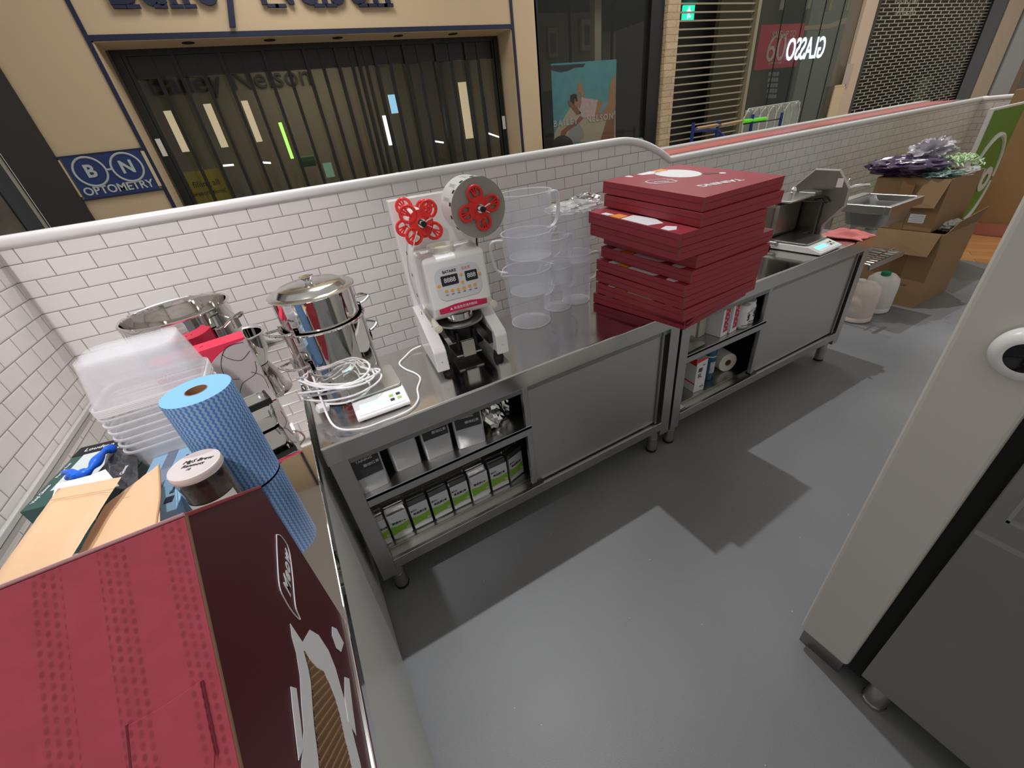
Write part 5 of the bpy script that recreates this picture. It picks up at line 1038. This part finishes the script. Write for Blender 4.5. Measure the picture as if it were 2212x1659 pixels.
bpy.context.view_layer.update(); o.scale = ((A(1778, 108).x-A(1697, 108).x)/o.dimensions.x, 1, 1); o.location.y = FYY-.012; tag(o, 'bluish white GLASSO reflection over the sale sign, built as glowing backward letters', 'sign reflection')  # mirror image of a lit sign elsewhere, built as glowing letters
for k, (u, v) in enumerate(((1690, 10), (1745, 8), (1790, 12), (1828, 12))):
    a = A(u+8, v-30, 5.6); b = A(u-2, v+12, 5.6); o = put('ceiling_baffle', G().tube([a, b], .05, 6), mat('baffle%d' % k, (.42, .42, .30), .6)); tag(o, 'pale slanted ceiling batten inside the sale window, %s' % ('leftmost', 'second from the left', 'third from the left', 'rightmost')[k], 'batten', 'ceiling battens in the sale shop')
o = put('pale_shelf', G().prism([A(1703, 58, 5.5), A(1790, 52, 5.5), A(1838, 35, 5.5), A(1835, 47, 5.5), A(1790, 62, 5.5), A(1703, 68, 5.5)], (0, .05, 0)), mat('pale_shelf_paint', (.50, .44, .30), .6)); tag(o, 'pale bulkhead edge above the sale sign inside the shop', 'bulkhead')
g = G()
for k in range(5):
    for j in range(4): q = A(1664+j*5-k*1.2, 160+k*12, 5.0); g.bb(q.x-.045, q.x+.045, 5.0, 5.01, q.z-.03, q.z+.03)
o = put('price_list', g, mat('list_grey', (.30, .30, .28), .6)); tag(o, 'grey price list panel of small text rows below the sale sign', 'price list')
# seats and blue frame in front of the shutter
def fr(u, v, y=2.7): return at(u, v, 1, y)
BF = thing('blue_frame', 'blue metal frame with timber rails standing before the roller shutter', 'frame', (0, 0, 0)); bm_ = mat('blue_metal', (.01, .04, .26), .35)
for (u, v0, v1) in ((1498, 265, 305), (1552, 262, 300), (1627, 247, 286), (1690, 243, 275)): q = fr(u, v0); put('post', G().tube([q, (q.x, q.y, 0)], .018, 8), bm_, BF, smooth=True)
put('timber_rail', G().tube([fr(1504, 278), fr(1552, 270)], .020, 6), mat('pine', (.50, .33, .17), .6), BF); put('timber_rail', G().tube([fr(1556, 271), fr(1602, 262)], .020, 6), mat('pine_b', (.50, .33, .17), .6), BF)
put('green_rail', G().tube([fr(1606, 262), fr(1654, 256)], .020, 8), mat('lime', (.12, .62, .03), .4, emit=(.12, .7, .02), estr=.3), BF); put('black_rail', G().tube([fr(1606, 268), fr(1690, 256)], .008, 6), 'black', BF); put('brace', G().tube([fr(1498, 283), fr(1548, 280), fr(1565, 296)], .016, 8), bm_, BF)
cg = mat('clear_chair', (.62, .66, .60), .1, alpha=.38, coat=.5)
for k in range(6):
    a = fr(1624+k*17, 262-k*3, 3.1); t = thing('clear_chair', 'pale see-through chair behind the blue frame, %s of six from the left' % ('first', 'second', 'third', 'fourth', 'fifth', 'last')[k], 'chair', (a.x, 3.1, a.z), group='see-through chairs behind the blue frame')
    g = G(); g.grid(lambda u, v: Vector((-.17+.34*u, .05*math.sin(PI*u), -.28+.42*v)), 8, 8); put('backrest', g, cg, t, smooth=True, solid=.006); put('rim', G().tube([(-.17, 0, -.28), (-.18, 0, .05), (-.11, 0, .15), (.11, 0, .15), (.18, 0, .05), (.17, 0, -.28)], .009, 6).tube([(-.17, 0, -.28), (-.17, 0, -a.z)], .012, 6).tube([(.17, 0, -.28), (.17, 0, -a.z)], .012, 6), mat('chair_rim%d' % k, (.60, .64, .60), .2), t, smooth=True)
# beige pier, cable cover, grille shutter
bx0, bx1 = gx1, A(1876, 60).x
struct('wall_pierb', G().bb(bx0, bx1, FYY-.05, FYY+.2, 0, 4), mat('pier_beige', (.62, .49, .37), .7))
q = A(1815, 175); o = put('notice', G().bb(0, .22, 0, .01, 0, .34), mat('notice_grey', (.48, .40, .36), .6), loc=(q.x-.05, FYY-.075, q.z-.1)); tag(o, 'pale notice sheet on the beige pier above a red tag', 'notice')
q = A(1802, 230); o = put('door_cover', G().bb(0, .30, 0, .02, 0, .52).bb(-.02, .32, -.004, .0, .50, .53).bb(.30, .32, -.004, 0, 0, .53), mat('cover_cream', (.66, .52, .33), .6), loc=(q.x-.28, FYY-.08, q.z-.20)); tag(o, 'small cream door with brown frame low on the beige pier', 'cover')
kx0, kx1 = A(1884, 60).x, A(2120, 60).x
GS = thing('grille_shutter', 'brick-pattern metal grille shutter over the dark shop at right', 'shutter', (kx0, FYY, 0)); gm = mat('grille_grey', (.46, .44, .38), .45)
g = G(); W3 = kx1-kx0; nz = 40; dz = .0535; px_ = .33
for r in range(nz):
    z = .86+r*dz; g.bb(0, W3, -.006, .006, z-.0045, z+.0045)
put('grille_rod', g, gm, GS); g = G()
for r in range(nz-1):
    z = .86+r*dz
    for c in range(int(W3/px_)): x = (c+.5*(r % 2))*px_+.04; g.bb(x-.012, x+.012, -.004, .004, z, z+dz)
put('grille_link', g, gm, GS)['kind'] = 'stuff'
put('guide_rail', G().bb(-.16, 0, -.04, .05, 0, 4), 'black', GS); put('guide_rail', G().bb(W3, W3+.75, -.04, .05, 0, 4), 'black', GS)
struct('wall_shopc', G().bb(kx0-.3, 40, 7.0, 7.1, 0, 4), mat('olive_dark', (.10, .085, .05), .8)); struct('floor_shopc', G().bb(10.0, 40, FYY+.2, 7.0, 0, .01), 'void')
q = A(1995, 190, 5.5); o = put('pale_column', G().cyl((q.x, 5.5, .5), (q.x, 5.5, q.z+.25), .16, 24), mat('pale_green_column', (.30, .34, .24), .7), smooth=True); tag(o, 'pale green column standing inside behind the grille', 'column')
q = A(2045, 195, 5.5); o = put('goods_pile', G().sph((q.x, 5.5, q.z-.3), .35, 14, (1.3, .5, .9)), mat('mauve_goods', (.16, .12, .12), .7)); tag(o, 'dim mauve heap of goods inside behind the grille', 'goods')
q = A(1912, 22, 4.6); o = text('DENCHAK\nTANZORE', .17, mat('dim_letters', (.45, .44, .38), .6), None, (q.x+.12, 4.3, q.z), FY, 'window_lettering', ext=.003); tag(o, 'pale lettering behind the top left corner of the grille', 'lettering')
dx = kx1+.75
struct('wall_pierc', G().bb(dx, dx+.9, FYY-.05, FYY+.2, 0, 4), mat('pier_beige_b', (.58, .47, .34), .7)); struct('trim_14', G().bb(dx+.9, dx+1.15, FYY, FYY+.1, 0, 4), mat('grey_frame', (.12, .12, .11), .5)); struct('trim_15', G().bb(dx+1.15, dx+2.3, FYY-.03, FYY+.1, 0, 4), mat('cool_grey', (.44, .44, .44), .5)); struct('trim_16', G().bb(dx+2.3, dx+2.8, FYY, FYY+.1, 0, 4), mat('timber_brown', (.24, .12, .045), .5)); struct('wall_pierd', G().bb(dx+2.8, dx+9, FYY+.3, FYY+.4, 0, 4), mat('dim_tan', (.22, .18, .13), .7))
for k, (u, c_) in enumerate(((2180, (.04, .015, .02)), (2195, (.10, .15, .17)), (2212, (.05, .05, .09)))):
    q = A(u, 130, FYY+.1); o = put('hanging_coat', G().loft([[(q.x+x*s, FYY+.1+y*s, z) for x, y in rrect(.40, .12, .05, 3)] for s, z in ((.9, .7), (1., 1.3), (.9, 1.75), (.3, 1.9))]), mat('coat%d' % k, c_, .8, bump=.6, bscale=12), smooth=True); tag(o, ('dark red', 'blue grey striped', 'dark navy')[k]+' garment hanging at the far right shop', 'garment')
